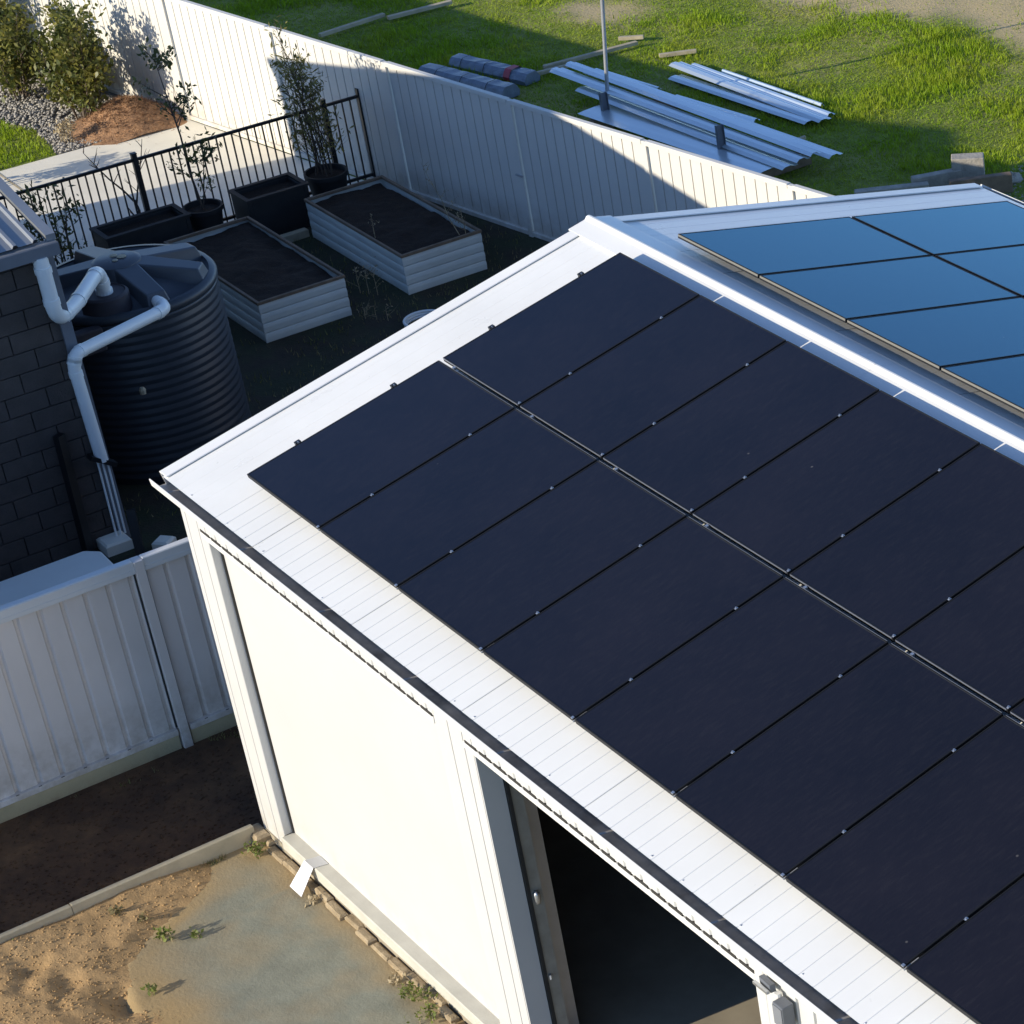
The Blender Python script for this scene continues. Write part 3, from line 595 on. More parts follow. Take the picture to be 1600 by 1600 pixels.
mb = MB(); mb.hexa([(-6.47,HY-.04,3.18),(-6.47,HY+.05,3.18),(-11.2,HY+.05,4.12),(-11.2,HY-.04,4.12),(-6.47,HY-.04,3.238),(-6.47,HY+.05,3.238),(-11.2,HY+.05,4.178),(-11.2,HY-.04,4.178)]); build('barge', mb, M['house_roof'], house)
mb = MB(); mb.hexa([(-15.93,HY-.04,3.18),(-11.2,HY-.04,4.12),(-11.2,HY+.05,4.12),(-15.93,HY+.05,3.18),(-15.93,HY-.04,3.238),(-11.2,HY-.04,4.178),(-11.2,HY+.05,4.178),(-15.93,HY+.05,3.238)]); build('barge', mb, M['house_roof'], house)
mb = MB(); mb.cbox((0,0,0), (1,0,0), (0,1,0), (0,0,1), -6.53, -6.41, -13, HY+.04, 3.05, 3.175, .01); build('gutter', mb, M['fascia'], house)
mb = MB(); mb.box(HX+.002, HX+.035, HY-.10, HY+.005, -.02, 3.05); build('corner_trim', mb, M['fascia'], house)
# front wing of the same house, out of frame to the left; it shades the side fence and the soil strip
mb = MB(); mb.box(-6.5, -2.15, -13, -6.2, -.05, 3.1); mb.add([(-6.5,-6.2,3.1),(-2.15,-6.2,3.1),(-4.2,-6.2,4.35),(-6.5,-13,3.1),(-2.15,-13,3.1),(-4.2,-13,4.35)], [(0,1,2),(3,5,4),(0,2,5,3),(1,4,5,2)]); build('front_wing', mb, M['block'], house)

# ------------------------------------------------------------------ rainwater tank
TC = (-8.22, 2.18, 0); TR = .915
tank = thing('water_tank', 'dark ribbed round rainwater tank with cross-braced lid beside the house', 'tank', TC)
prof = [(TR-.02,0)]; z = .04
while z < 1.72: prof += [(TR-.014,z),(TR,z+.030),(TR,z+.050),(TR-.014,z+.080)]; z += .088
prof += [(TR-.015,1.76),(TR+.012,1.80),(TR+.015,1.84),(TR-.01,1.875),(TR-.06,1.88)]
mb = MB(); mb.lathe(TC, prof, 72); build('tank_wall', mb, M['tank'], tank, smooth=True)
mb = MB(); mb.lathe(TC, [(TR-.05,1.865),(TR-.10,1.82),(TR*.6,1.90),(.22,1.985),(.01,1.99)], 72, True); lid = build('lid', mb, M['tanklid'], tank, smooth=True)
for a in (2, 52, 96, 182, 240):
    d = Vector((math.cos(R(a)), math.sin(R(a)), 0)); s_ = Vector((-d.y, d.x, 0)); c_ = Vector(TC)
    g = lambda r, w, zz: c_+d*r+s_*w+Vector((0,0,zz))
    mb = MB(); mb.hexa([g(.02,-.17,1.86),g(TR-.04,-.13,1.80),g(TR-.04,.13,1.80),g(.02,.17,1.86), g(.02,-.13,2.12),g(TR-.10,-.095,1.985),g(TR-.10,.095,1.985),g(.02,.13,2.12)]); build('lid_rib', mb, M['tanklid'], lid, bevel=.015)
mb = MB(); mb.lathe(TC, [(.28,1.95),(.24,2.09),(.19,2.115),(.01,2.118)], 24, True); build('lid_hub', mb, M['tanklid'], lid, smooth='auto')
for dx, dy, r in ((.03,.05,.05),(-.05,.0,.04),(.08,-.04,.03)):
    mb = MB(); mb.lathe((TC[0]+dx,TC[1]+dy,2.125), [(r,0),(r*.9,.004),(r*.3,.006)], 9, True); build('dirt_patch', mb, M['kerb'], lid)
IN = (-7.68, 1.80, 0)
mb = MB(); mb.lathe(IN, [(.24,1.80),(.235,2.02),(.21,2.04),(.20,2.025),(.01,2.02)], 28, True); inl = build('inlet_strainer', mb, M['inlet'], tank, smooth='auto')
mb = MB(); mb.box(-7.55, -7.42, 1.30, 1.62, 1.55, 1.80); build('overflow_box', mb, M['inlet'], tank, bevel=.02)
mb = MB(); mb.lathe((-7.30,1.80,1.05), [(.03,0),(.035,.04),(.02,.07)], 8, True); build('plug', mb, M['kerb'], tank)

def pipe(parent, pts, r, bend=.11):
    P_ = [Vector(p) for p in pts]; out = [P_[0]]
    for a, b, c in zip(P_[:-2], P_[1:-1], P_[2:]):
        d1 = (a-b).normalized(); d2 = (c-b).normalized(); bb = min(bend, (a-b).length*.45, (c-b).length*.45)
        for k in range(7): t = k/6; out.append((b+d1*bb)*(1-t)**2+b*2*t*(1-t)+(b+d2*bb)*t*t)
    out.append(P_[-1]); mb = MB(); mb.tube(out, r, 16); o = build('pipe', mb, M['pvc'], parent, smooth='auto')
    for a, b, c in zip(P_[:-2], P_[1:-1], P_[2:]):
        for q in (a, c):
            d = (q-b).normalized(); bb = min(bend, (a-b).length*.45, (c-b).length*.45)
            mb = MB(); mb.tube([b+d*(bb-.01), b+d*(bb+.05)], r*1.10, 16); build('socket', mb, M['pvc'], o, smooth='auto')
    return o
dp = thing('downpipe', 'white downpipe dropping from house gutter and bending over to the tank inlet', 'pipe', (-6.47,.935,2.4))
pipe(dp, [(-6.46,.925,3.06),(-6.46,.92,2.42),(-6.78,1.20,2.36),(-7.60,1.78,2.30),(-7.68,1.81,2.02)], .070, .17)
mb = MB(); mb.tube([(-6.46,.924,2.90),(-6.46,.924,2.96)], .079, 16); build('collar', mb, M['pvc'], dp)
mb = MB(); mb.tube([(-7.68,1.81,2.02),(-7.68,1.81,2.07)], .082, 16); build('collar', mb, M['pvc'], dp)
op = thing('overflow_pipe', 'white overflow pipe from tank rim running down the house corner', 'pipe', (-6.44,.95,0))
pipe(op, [(-7.50,2.19,1.90),(-7.16,2.20,1.90),(-6.44,1.00,2.06),(-6.44,.95,1.94),(-6.44,.97,.93)], .060, .13)
mb = MB(); mb.bar((-6.44,.86,1.01), (-6.44,1.08,.86), .11, .045, (0,0,1)); build('cut_end_bracket', mb, M['black'], op)
cd_ = thing('conduit_bundle', 'three thin white conduits running down below the cut overflow pipe', 'conduit', (-6.44,.97,0))
for e in (-.045,0,.045):
    mb = MB(); mb.tube([(-6.44,.97+e,.90+(.0-e)*.6),(-6.44,.955+e,.12)], .0105, 8); build('conduit', mb, M['pvc'], cd_)
mb = MB(); mb.cbox((0,0,0), (1,0,0), (0,1,0), (0,0,1), -6.55, -6.30, .74, 1.0, 0, .12, .02); tag(build('concrete_pad', mb, M['conc'], None), 'small pale concrete pad at the foot of the conduits', 'pad')
mb = MB(); mb.cbox((0,0,0), Vector((.8,.6,0)), Vector((-.6,.8,0)), (0,0,1), -4.22, -4.05, 4.55, 4.72, 0, .10, .02); tag(build('paver_offcut', mb, M['conc'], None), 'pale paver offcut on dark ground behind the left fence', 'paver')
mb = MB(); mb.bar((-6.60,.62,.0), (-6.62,.60,1.35), .07, .09); mb.bar((-6.36,1.10,.0), (-6.38,1.12,.62), .07, .07); 
pst = thing('dark_post', 'dark timber post leaning at the house wall below the pipes', 'post', (-6.5,.6,0)); mb = MB(); mb.bar((-6.48,.62,.0), (-6.50,.66,1.30), .07, .09); build('post', mb, M['black'], pst)
pst = thing('dark_post', 'short dark post between conduits and pale paver behind left fence', 'post', (-6.2,1.0,0)); mb = MB(); mb.bar((-6.10,.98,.0), (-6.22,1.04,.45), .08, .08); build('post', mb, M['black'], pst)
# pale fibreglass cover box behind the left fence
mb = MB(); mb.prism([(-5.66,-2.4),(-4.7,-2.4),(-4.7,.30),(-5.14,.45),(-5.55,.47),(-5.68,.35)], 0, .50); cv = thing('pump_cover', 'pale blue fibreglass cover box behind the left fence', 'cover', (-5.2,-.8,0))
build('shell', mb, M['fibre'], cv, bevel=.03)
mb = MB(); mb.prism([(-5.60,-2.34),(-4.76,-2.34),(-4.76,.26),(-5.14,.39),(-5.52,.41),(-5.62,.31)], .503, .515); build('lid', mb, M['fibre'], cv, bevel=.004)

# ------------------------------------------------------------------ raised beds
def raised_bed(x0, x1, y0, y1, label):
    t = thing('raised_bed', label, 'raised bed', ((x0+x1)/2, (y0+y1)/2, 0), 'raised garden beds'); h = .47; n = 4; bh = h/n
    for k in range(n):
        z0 = k*bh; z1 = z0+bh-.006
        for (O, U, N, L_) in (((x1,y0,0),(0,1,0),(1,0,0),y1-y0),((x0,y0,0),(1,0,0),(0,-1,0),x1-x0),((x0,y1,0),(1,0,0),(0,1,0),x1-x0),((x0,y0,0),(0,1,0),(-1,0,0),y1-y0)):
            mb = MB(); O = Vector(O); U_ = Vector(U); N_ = Vector(N); Z = Vector((0,0,1))
            pr = [(z0,-.02),(z0,-.004),(z0+.012,0),(z0+bh*.55,.004),(z1-.014,0),(z1,-.006),(z1,-.02)] if k % 1 == 0 else []
            m_ = len(pr); mb.add([O+U_*u+N_*n_+Z*zz for u in (0,L_) for zz, n_ in pr], [(i,m_+i,m_+i+1,i+1) for i in range(m_-1)]+[tuple(range(m_)), tuple(range(2*m_-1,m_-1,-1))])
            build('side_board', mb, M['bedwall'], t)
    for a, b, c, d in ((x0-.012,x1+.012,y0-.012,y0+.024),(x0-.012,x1+.012,y1-.024,y1+.012),(x0-.012,x0+.024,y0+.025,y1-.025),(x1-.024,x1+.012,y0+.025,y1-.025)):
        mb = MB(); mb.cbox((0,0,0), (1,0,0), (0,1,0), (0,0,1), a, b, c, d, h-.004, h+.030, .005); build('rim_board', mb, M['timber'], t)
    V, F = grid(x0+.03, x1-.03, y0+.03, y1-.03, .05, lambda X, Y: h-.045+.055*vnoise(X, Y, 4, 5, 41))
    npmesh('soil', V, F, M['bedsoil'], t, smooth=True); return t
raised_bed(-12.19, -9.76, 4.09, 5.14, 'white panelled raised bed with dark soil next to the water tank')
raised_bed(-12.19, -9.78, 5.88, 6.91, 'white panelled raised bed with dark soil beside the back fence')
mb = MB(); mb.cbox((0,0,0), (1,0,0), (0,1,0), (0,0,1), -12.33, -12.24, 5.10, 5.86, 0, .10, .01); mb.cbox((0,0,0), (1,0,0), (0,1,0), (0,0,1), -12.24, -11.9, 5.20, 5.26, 0, .09, .01)
tag(build('edging_board', mb, M['paletimber'], None), 'pale edging timber on the ground between the two raised beds', 'timber')
hr = MB(); c = Vector((-8.86,5.60,.03))
for k in range(3): hr.tube([c+Vector((.22*math.cos(t)*(1+.03*k), .22*math.sin(t)*(1+.03*k), .028*k)) for t in (2*math.pi*i/30 for i in range(31))], .016, 8)
tag(build('hose_coil', hr, M['pvc'], None, smooth=True), 'coiled pale hose on the ground near the shed roof edge', 'hose')

# ------------------------------------------------------------------ pool fence
pf = thing('pool_fence', 'black tubular pool fence between planters and concrete path', 'fence', (-13.22,5,0))
XF = -13.24
for y in (2.05,4.35,6.80,7.29):
    mb = MB(); mb.box(XF-.03, XF+.03, y-.03, y+.03, 0, 1.22 if y < 7 else 1.25); mb.box(XF-.034, XF+.034, y-.034, y+.034, 1.22, 1.235) if y < 7 else None; build('post', mb, M['black'], pf, bevel=.004)
for z in (.10,1.13):
    for a, b in ((2.08,4.32),(4.38,6.77),(6.83,7.26)): mb = MB(); mb.box(XF-.014, XF+.014, a, b, z, z+.036); build('rail', mb, M['black'], pf)
for a, b in ((2.08,4.32),(4.38,6.77),(6.83,7.26)):
    m_ = round((b-a)/.098)
    for i in range(1, m_): y = a+(b-a)*i/m_; mb = MB(); mb.box(XF-.008, XF+.008, y-.008, y+.008, .05, 1.165); build('picket', mb, M['black'], pf)

# ------------------------------------------------------------------ planters, pots, plants
def planter(x0, x1, y0, y1, h, label):
    t = thing('planter_box', label, 'planter', ((x0+x1)/2,(y0+y1)/2,0), 'black planter boxes'); s = .05
    mb = MB()
    for a, b, c, d in ((x0,x1,y0,y0+s),(x0,x1,y1-s,y1),(x0,x0+s,y0+s,y1-s),(x1-s,x1,y0+s,y1-s)):
        mb.box(a, b, c, d, 0, h)
    build('box', mb, M['blackbox'], t, bevel=.006)
    mb = MB()
    for a, b, c, d in ((x0-.02,x1+.02,y0-.02,y0+.04),(x0-.02,x1+.02,y1-.04,y1+.02),(x0-.02,x0+.04,y0+.04,y1-.04),(x1-.04,x1+.02,y0+.04,y1-.04)): mb.box(a, b, c, d, h+.001, h+.03)
    build('rim', mb, M['blackbox'], t)
    V, F = grid(x0+s, x1-s, y0+s, y1-s, .05, lambda X, Y: h-.05+.03*vnoise(X, Y, 3, 4, 43)); npmesh('soil', V, F, M['bedsoil'], t, smooth=True)
planter(-13.10, -12.66, 3.60, 4.62, .52, 'long black planter box against the pool fence above the tank')
planter(-13.0, -12.52, 5.30, 6.08, .52, 'black planter box behind the gap between the raised beds')
def pot(c, r, h, label):
    t = thing('plant_pot', label, 'pot', c, 'round dark plant pots'); mb = MB(); mb.lathe(c, [(r*.72,0),(r*.95,h*.88),(r*1.03,h*.88),(r*1.03,h),(r*.93,h),(r*.90,h-.06)], 32); build('pot_body', mb, M['blackbox'], t, smooth='auto')
    mb = MB(); mb.lathe((c[0],c[1],h-.06), [(r*.91,0),(r*.4,.02),(.005,.02)], 24, True); build('soil', mb, M['bedsoil'], t)
pot((-13.0,4.93,0), .23, .46, 'round dark pot holding the thin sapling by pool fence')
pot((-12.93,6.52,0), .26, .46, 'round dark pot holding the tall bamboo by the back fence')
def growth(base, h, nb, spread, lean=(0,0), r0=.012, seed=1, up=.6, start=.15):
    rd = random.Random(seed); segs = []; tips = []; b = Vector(base)
    main = [b+Vector((lean[0]*t+rd.gauss(0,.012)*h*(t > 0), lean[1]*t+rd.gauss(0,.012)*h*(t > 0), h*t)) for t in (0,.25,.5,.75,1)]
    segs.append((main, [r0,r0*.85,r0*.7,r0*.5,r0*.25])); tips += main[1:]
    for i in range(nb):
        t = start+(1-start)*rd.random()**.8; k = min(int(t*4),3); p = main[k].lerp(main[k+1], t*4-k); a = rd.random()*6.283; l = spread*(1.15-t*.75)*(.5+.7*rd.random())
        d = Vector((math.cos(a),math.sin(a),up+.5*rd.random())).normalized(); m_ = p+d*l*.5+Vector((0,0,.02*rd.random())); e = p+d*l+Vector((0,0,l*.15))
        segs.append(([p,m_,e],[r0*.45,r0*.32,r0*.12])); tips += [m_, p.lerp(m_,.6), m_.lerp(e,.5), e, e]
        for _ in range(2):
            a2 = a+rd.uniform(-1,1); l2 = l*.45*rd.random(); e2 = m_+Vector((math.cos(a2),math.sin(a2),up))*l2; segs.append(([m_,e2],[r0*.25,r0*.1])); tips += [e2, m_.lerp(e2,.6)]
    return segs, tips
def plant(name, label, cat, base, stems, leaves, size, lm, aspect=.4, jit=.05, group=None, seed=1, up=.3, leaf_filter=None, sm=None):
    t = thing(name, label, cat, base, group); mb = MB(); tips = []
    for i, kw in enumerate(stems):
        sg, tp = growth(seed=seed*31+i, **kw); tips += tp
        for p_, r_ in sg: mb.tube(p_, r_, 5, cap=False)
    build('trunk', mb, sm or M['bark'], t)
    T = np.array([tuple(p) for p in tips])
    if leaf_filter: T = T[leaf_filter(T)]
    if leaves: 
        Q = T[rng.integers(0, len(T), leaves)]+rng.normal(0, jit, (leaves, 3)); V, F = leafquads(Q, size, aspect, up); npmesh('crown', V, F, lm, t)
    return t
plant('sapling', 'thin leafy sapling growing from the round pot at the pool fence', 'sapling', (-13.0,4.93,.42), [dict(base=(-13.0,4.93,.42), h=1.85, nb=16, spread=.55, lean=(-.15,-.10), r0=.016, up=.5), dict(base=(-13.0,4.93,.42), h=.8, nb=8, spread=.45, lean=(.1,.15), r0=.010)], 520, .075, M['leaf_b'], jit=.04, seed=3)
plant('bamboo', 'tall dense bamboo clump in pot in front of the white fence', 'bamboo', (-12.93,6.52,.42), [dict(base=(-12.93+random.gauss(0,.07),6.52+random.gauss(0,.07),.42), h=random.uniform(1.0,1.5) if i else 1.98, nb=16, spread=.46, lean=(random.gauss(-.05,.12),random.gauss(-.10,.14)), r0=.009, up=.8, start=.05) for i in range(9)], 1050, .095, M['leaf_y'], aspect=.22, jit=.05, seed=5, up=.5)
plant('bare_tree', 'small leafless tree behind the long black planter', 'tree', (-13.55,4.35,0), [dict(base=(-13.55,4.35,0), h=.55, nb=3, spread=.3, r0=.035, up=.9), dict(base=(-13.55,4.35,.5), h=.75, nb=7, spread=.35, lean=(-.1,-.45), r0=.014, up=.8), dict(base=(-13.55,4.35,.5), h=.75, nb=7, spread=.3, lean=(0,.25), r0=.012, up=.9)], 0, .05, M['leaf_b'], seed=8)
plant('potted_rose', 'dark sparse rose bush beside the house roof corner at pool fence', 'shrub', (-12.95,3.05,0), [dict(base=(-12.95+.05*i,3.05+.06*i,0), h=1.05+.1*i, nb=7, spread=.4, lean=(-.1+.1*i,.1*i-.1), r0=.012) for i in range(3)], 420, .075, M['leaf_b'], jit=.06, seed=9)
plant('shrub', 'small dark green bush at the far path edge above the house roof', 'shrub', (-16.9,3.55,0), [dict(base=(-16.9+.08*i,3.55,0), h=.5, nb=6, spread=.25, r0=.012) for i in range(4)], 500, .08, M['leaf_b'], seed=10, group='shrubs along the back fence')
def bush(c, h, r, n, label, seed, yell=.3):
    st = []; rd = random.Random(seed)
    for i in range(14):
        a = rd.random()*6.28; q = r*.5*rd.random()**.5; st.append(dict(base=(c[0]+q*math.cos(a)*.5, c[1]+q*math.sin(a)*.5, 0), h=h*rd.uniform(.5,1.0), nb=12, spread=r*.55, lean=(math.cos(a)*r*.65*rd.random(), math.sin(a)*r*.65*rd.random()), r0=.012, up=.7, start=.08))
    plant('shrub', label, 'shrub', c, st, n, .085, M['leaf_a'], aspect=.5, jit=.07, seed=seed, group='shrubs along the back fence')
bush((-18.15,5.50,0), 1.45, .70, 4300, 'tall yellow-tipped shrub beside the brown mulch heap at the fence', 11)
bush((-19.75,5.25,0), 1.30, .68, 3600, 'rounded green shrub at the left picture edge in front of the fence', 12)
bush((-21.0,5.28,0), 1.5, .66, 3800, 'leftmost shrub cut by the upper left corner of the picture', 13)
bush((-19.0,5.72,0), .8, .45, 1800, 'low shrub squeezed between the two big shrubs at the fence', 14)
# dry plants in the yard
plant('dry_weed', 'tall dry flowering weed at the end of the bed near the fence', 'weed', (-9.85,6.75,.44), [dict(base=(-9.95,6.72,.44), h=.85, nb=9, spread=.2, lean=(-.35,-.15), r0=.006), dict(base=(-9.85,6.75,.44), h=.35, nb=8, spread=.2, r0=.005)], 70, .028, M['dryweed'], jit=.02, seed=20, sm=M['dryweed'])
plant('dry_weed', 'short dry weed standing in the bed beside the back fence', 'weed', (-10.55,5.95,.44), [dict(base=(-10.6,5.97,.44), h=.28, nb=3, spread=.08, r0=.005)], 14, .028, M['dryweed'], jit=.02, seed=21, sm=M['dryweed'])
plant('dry_weed', 'dry grassy weed on the ground between the two raised beds', 'weed', (-10.25,5.5,0), [dict(base=(-10.25+.1*i,5.5+.06*i,0), h=.3, nb=6, spread=.25, r0=.005) for i in range(3)], 60, .035, M['dryweed'], jit=.04, seed=22, sm=M['dryweed'])
plant('dry_weed', 'pale dry stalks on the dark ground near the hose coil', 'weed', (-9.5,5.15,0), [dict(base=(-9.55+.12*i,5.2+.08*i,0), h=.18, nb=5, spread=.2, r0=.005, up=.2) for i in range(3)], 24, .03, M['dryweed'], jit=.03, seed=23, sm=M['dryweed'])
plant('dry_weed', 'small tan tuft at the gravel edge by the concrete path', 'weed', (-17.62,4.98,0), [dict(base=(-17.62+.03*i,4.98+.03*i,0), h=.24, nb=8, spread=.12, r0=.006) for i in range(5)], 260, .05, M['dryweed'], jit=.03, seed=24, sm=M['dryweed'])
# mulch heap
def mulchh(X, Y):
    q = ((X+17.66)/.52)**2+((Y-5.92)/.56)**2; return -.02+.36*np.exp(-q*1.1)*(1+.25*vnoise(X, Y, 3, 4, 51))+.03*vnoise(X, Y, 9, 3, 52)*np.exp(-q)
V, F = grid(-18.5, -17.0, 5.1, 6.5, .03, mulchh); mh = thing('mulch_heap', 'brown heap of straw mulch between shrub and concrete path', 'heap', (-17.6,5.9,0)); npmesh('heap', V, F, M['mulch'], mh, smooth=True)
n = 3500; P = np.c_[rng.normal(-17.68,.28,n), rng.normal(5.9,.29,n)]; P = np.c_[P, mulchh(P[:,0], P[:,1])+.01]; V, F = blades(P, .02, .012, 5.0); o = npmesh('straw', V, F, M['mulch'], mh); o['kind'] = 'stuff'
# weeds at the wall and on the sand
def weed(c, r, n, label, seed, m='weed', sz=.042):
    r *= .8; n = int(n*.8)
    st = [dict(base=(c[0]+random.gauss(0,r*.3),c[1]+random.gauss(0,r*.3),c[2]), h=r*.9, nb=6, spread=r*.9, r0=.004, up=.35) for _ in range(4)]
    plant('weed', label, 'weed', c, st, n, sz, M[m], aspect=.5, jit=r*.25, seed=seed, group='weeds in the yard', sm=M['dryweed'])
weed((-.60,-.47,.0), .12, 130, 'green weed at the corner of the shed beside the kerb end', 60)
weed((1.98,-.42,.0), .13, 150, 'green weed at the bricks below the right end of the sill', 61)
weed((2.25,-.46,.0), .12, 90, 'straggly weed at the bottom edge against the wall bricks', 62)
weed((1.72,-.43,.0), .08, 50, 'small reddish weed beside the edge bricks', 63, 'dryweed')
weed((-.06,-1.48,.0), .09, 70, 'green weed where the sand meets the grey slab', 64)
weed((.07,-1.30,.0), .06, 36, 'small green weed on the grey slab', 65)
weed((-.62,-1.66,.02), .08, 50, 'yellowish weed on the sand close to the kerb', 66, 'grassdry')
weed((-.38,-1.52,.02), .06, 36, 'yellow weed in the middle of the sand edge', 67, 'grassdry')
weed((.50,-1.84,.02), .06, 44, 'bright green weed beside the deep hole in the sand', 68)
weed((-.80,-2.38,.02), .07, 50, 'green weed at the kerb by the left picture edge', 69)
weed((.30,-.42,.0), .06, 30, 'dry brown weed near the white offcut at the wall foot', 70, 'dryweed')
# white sheet-metal offcut lying over the sill
mb = MB(); mb.hexa([(.04,-.20,.214),(.20,-.17,.214),(.20,-.17,.217),(.04,-.20,.217)]+[(.04,-.20,.217),(.20,-.17,.217),(.20,-.17,.22),(.04,-.20,.22)]) if False else None
of = thing('metal_offcut', 'folded white metal offcut hanging over the sill at the wall foot', 'offcut', (.1,-.3,.1))
mb = MB(); mb.hexa([(.02,-.302,.2155),(.17,-.302,.2155),(.20,-.185,.2155),(.05,-.185,.2155),(.02,-.302,.2185),(.17,-.302,.2185),(.20,-.185,.2185),(.05,-.185,.2185)]); build('flat_flange', mb, M['alu'], of)
mb = MB(); mb.hexa([(.03,-.47,.05),(.20,-.46,.03),(.17,-.304,.2150),(.02,-.304,.2150),(.03,-.473,.053),(.20,-.463,.033),(.17,-.304,.2185),(.02,-.304,.2185)]); build('hanging_flange', mb, M['paper'], of)

# ------------------------------------------------------------------ materials lying in the paddock
def steel_sheet(a, b, w, z0, z1, label, ribs=3, bend=.0, m='sheet', h=.05):
    a = Vector((*a, z0)); b = Vector((*b, z1)); D = (b-a); L_ = D.length; D.normalize(); S = Vector((-D.y, D.x, 0)).normalized(); N_ = D.cross(S).normalized()
    if N_.z < 0: N_ = -N_
    pr = []; s = w/ribs
    for i in range(ribs): u = i*s-w/2; pr += [(u,0),(u+s*.22,h*.7),(u+s*.55,h*.7),(u+s*.78,0)]
    pr.append((w/2,0)); t = thing('roofing_sheet', label, 'metal sheet', a.lerp(b,.5), 'steel sheets lying in the paddock')
    mb = MB(); mb.sheet(a, S, D, N_, pr, 0, L_, 4); o = build('sheet', mb, M[m], t)
    md = o.modifiers.new('solid', 'SOLIDIFY'); md.thickness = .003
    return t
steel_sheet((-13.02,10.40), (-9.50,10.86), .56, .20, .20, 'wide flat blue-grey sheet nearest the fence on the steel stack', 1, h=.012)
steel_sheet((-13.65,10.62), (-9.32,10.98), .26, .25, .22, 'ribbed sheet beside the wide flat sheet, stack near fence', 1, h=.035)
steel_sheet((-14.32,10.62), (-9.28,11.16), .22, .34, .27, 'long ribbed sheet in the middle of the stack near fence', 1, h=.05)
steel_sheet((-14.22,10.80), (-9.24,11.33), .18, .40, .31, 'ribbed sheet on top of the middle of the stack near fence', 1, h=.05)
steel_sheet((-14.05,10.98), (-9.14,11.56), .24, .30, .25, 'farthest long ribbed sheet whose end sticks out of the stack', 1, h=.045)
steel_sheet((-14.49,11.20), (-12.9,11.40), .10, .10, .08, 'short narrow sheet strip left behind the steel pole', 1)
steel_sheet((-14.42,11.42), (-13.3,11.58), .08, .06, .06, 'shortest sheet strip left of the main stack in the shade', 1)
steel_sheet((-12.9,11.60), (-11.35,11.85), .12, .05, .05, 'narrow grey strip lying in grass between the two steel stacks', 1)
steel_sheet((-13.60,12.02), (-10.80,12.33), .24, .05, .05, 'pale sheet at the near side of the far steel pile', 1, h=.03)
steel_sheet((-13.92,12.24), (-10.66,12.46), .22, .10, .07, 'pale sheet in the middle of the far steel pile', 1, h=.035)
steel_sheet((-13.78,12.46), (-10.80,12.66), .14, .05, .05, 'pale sheet at the far side of the far steel pile', 1)
steel_sheet((-13.3,12.62), (-11.2,12.80), .06, .04, .04, 'thin strip in the sunny grass beyond the far steel pile', 1)
for i, (x_, lab) in enumerate(((-12.7,'timber bearer under the left end of the steel stack'),(-9.75,'timber bearer under the right end of the steel stack'))):
    mb = MB(); mb.cbox((0,0,0), (1,0,0), (0,1,0), (0,0,1), x_-.06, x_+.06, 10.15+.18*i, 11.45+.1*i, 0, .18, .008); tag(build('bearer', mb, M['timber'], None), lab, 'timber', 'bearers under the steel')
def bundle(a, b, w, h, label, red=False):
    a = Vector((*a, 0)); b = Vector((*b, 0)); D = (b-a); L_ = D.length; D.normalize(); S = Vector((-D.y, D.x, 0)); Z = Vector((0,0,1))
    t = thing('wrapped_bundle', label, 'bundle', a.lerp(b,.5), 'blue wrapped bundles')
    sec = [(-w/2+.02,.01),(-w/2,h*.45),(-w/2+.04,h*.82),(-w/4,h),(w/4,h),(w/2-.04,h*.82),(w/2,h*.45),(w/2-.02,.01)]
    mb = MB(); m_ = len(sec); nn = 16; vs_ = []
    for i in range(nn+1):
        for q, zz in sec: vs_.append(a+D*(L_*i/nn)+S*(q+random.uniform(-.004,.004))+Z*(zz+random.uniform(-.005,.006)))
    mb.add(vs_, [(i*m_+k,i*m_+k+1,(i+1)*m_+k+1,(i+1)*m_+k) for i in range(nn) for k in range(m_-1)]+[tuple(range(m_)), tuple(range(nn*m_+m_-1,nn*m_-1,-1))]); build('wrapping', mb, M['wrap'], t)
    for f_ in ((.2,.5,.8) if not red else (.15,.45,.72)):
        c_ = a+D*(L_*f_); mb = MB(); e = .06 if (red and f_ > .6) else .006
        mb.sheet(c_, S, D, Z, [(q*1.04, zz*1.04+.008) for q, zz in sec], 0, e*2); build('strap', mb, M['red' if (red and f_ > .6) else 'dark'], t)
bundle((-16.25,9.66), (-14.62,10.05), .34, .19, 'blue plastic wrapped bundle lying closest behind the fence')
bundle((-16.35,10.18), (-14.92,10.56), .30, .17, 'blue wrapped bundle with red tape lying behind the other', True)
for a, b, w, lab in (((-18.89,9.37),(-19.02,10.47),.07,'pale board lying in dark shaded grass at upper left'),((-18.85,10.44),(-18.80,11.46),.08,'pale board touching the sunlit grass at the top edge'),((-15.28,10.95),(-15.18,12.41),.07,'long pale board lying behind the blue bundles'),((-15.54,12.33),(-15.32,12.61),.06,'short timber block in sunny grass left of the pole'),((-14.49,12.34),(-14.26,12.81),.06,'short pale timber in sunny grass right of the pole'),((-15.14,10.56),(-15.06,11.34),.06,'shorter board lying next to the blue bundles'),((-10.38,11.75),(-10.40,11.95),.04,'small stick beside the right end of the steel stack')):
    mb = MB(); mb.bar((a[0],a[1],.05), (b[0],b[1],.055), w, .05); tag(build('timber_board', mb, M['paletimber'], None, bevel=.004), lab, 'timber', 'loose timber in the paddock')
t = thing('steel_pole', 'tall thin leaning galvanised pole rising behind the white fence', 'pole', (-13.16,10.68,0))
mb = MB(); mb.tube([(-13.156,10.676,0),(-12.871,10.676,1.626),(-12.585,10.676,3.25)], .027, 12); build('tube', mb, M['galv'], t, smooth='auto')
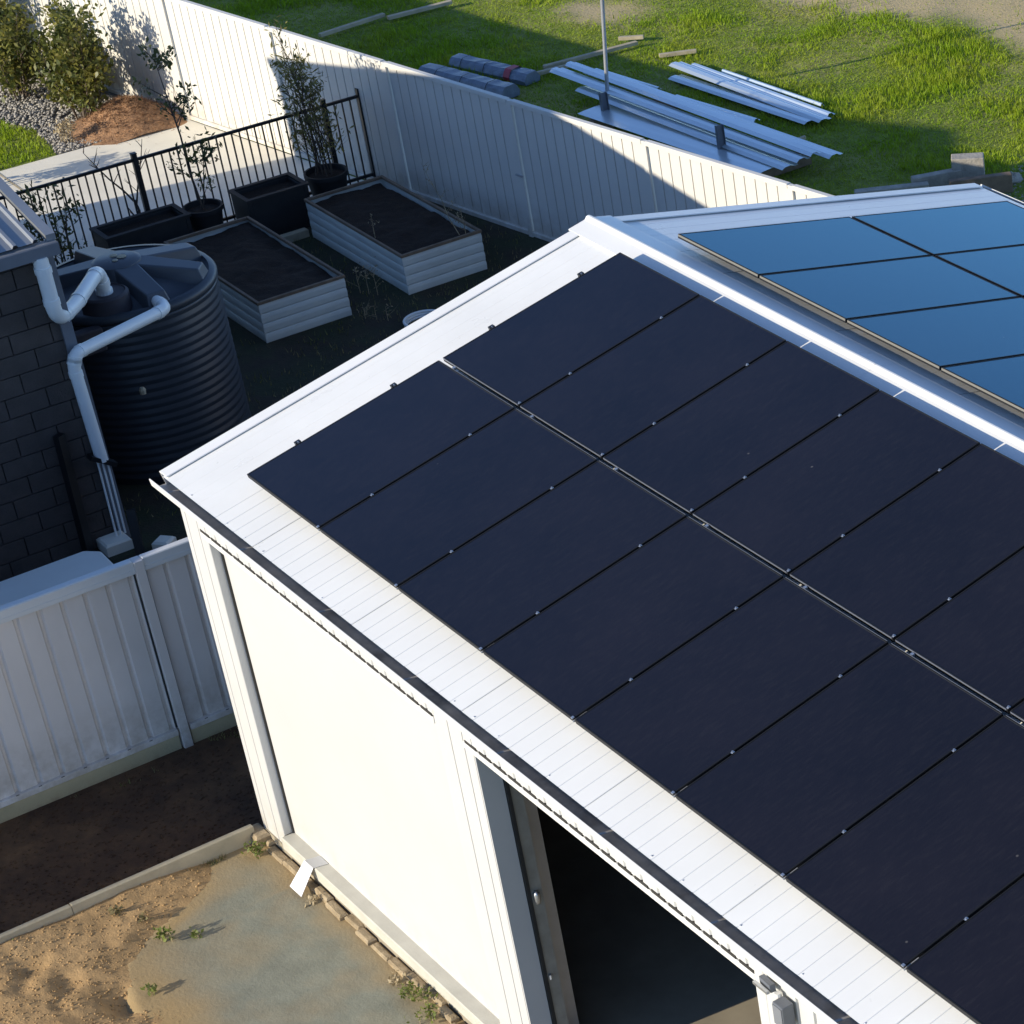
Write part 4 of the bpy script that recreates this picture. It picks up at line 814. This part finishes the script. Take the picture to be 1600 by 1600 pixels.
for p, s, lab in (((-12.80,10.44,0),.40,'dark steel stub post at the foot of the leaning pole'),((-10.52,10.76,0),.47,'dark steel stub post standing in front of the right half of the steel stack')):
    t = thing('stub_post', lab, 'post', p, 'steel stub posts'); x_, y_, _ = p
    mb = MB(); mb.box(x_-.005, x_+.005, y_-.042, y_+.042, 0, s+.05); build('web', mb, M['greysteel'], t)
    for e in (-1, 1): mb = MB(); mb.box(x_-.032, x_+.032, y_+e*.046-.003, y_+e*.046+.003, 0, s+.05); build('flange', mb, M['greysteel'], t)
def sleeper(a, b, w, h, z, lab, m='rubble'):
    mb = MB(); mb.bar((a[0],a[1],z), (b[0],b[1],z), w, h); tag(build('sleeper', mb, M[m], None, bevel=.012), lab, 'sleeper', 'sleepers behind the shed')
sleeper((-8.20,11.15), (-7.75,11.95), .12, .18, .09, 'pale sleeper lying just beyond the rear roof edge')
sleeper((-7.95,11.85), (-7.75,12.45), .12, .22, .11, 'grey sleeper end in the shade beyond the roof')
sleeper((-7.85,12.40), (-7.60,12.72), .20, .36, .18, 'upright block with sunlit top in the corner of rubble')
sleeper((-7.45,12.05), (-7.10,12.75), .10, .26, .13, 'brown sleeper closest to the far roof corner', 'timber')
def rock(c, r, lab, seed):
    g = np.random.default_rng(seed); mb = MB(); n_ = 9; V = []
    for k, (zz, rr) in enumerate(((0,.9),(.35,1.0),(.7,.75),(.95,.3))):
        for i in range(n_): a = 2*math.pi*i/n_; q = r*rr*(.75+.5*g.random()); V.append((c[0]+q*math.cos(a), c[1]+q*math.sin(a), c[2]+r*zz*(.8+.4*g.random())))
    mb.add(V, [(k*n_+i,k*n_+(i+1)%n_,(k+1)*n_+(i+1)%n_,(k+1)*n_+i) for k in range(3) for i in range(n_)]+[tuple(3*n_+i for i in range(n_))]); tag(build('rock', mb, M['rubble'], None), lab, 'rock', 'rubble behind the shed')
rock((-7.35,12.95,0), .13, 'tan rock at the right picture edge beyond the roof', 1); rock((-7.15,13.15,0), .10, 'smaller rock at the right picture edge', 2); rock((-7.5,12.78,0), .09, 'low rock beside the sunlit block', 3); rock((-8.05,12.92,0), .05, 'small pale stone left of the sunlit block', 4)
P = np.c_[rng.uniform(-7.7,-6.6,600), rng.uniform(12.0,13.4,600)]; o = pebbles(P, lambda x, y: x*0+.005, .022, 'rubble_gravel', M['rubble']); tag(o, 'loose rubble gravel beyond the far roof corner', 'gravel', kind='stuff')
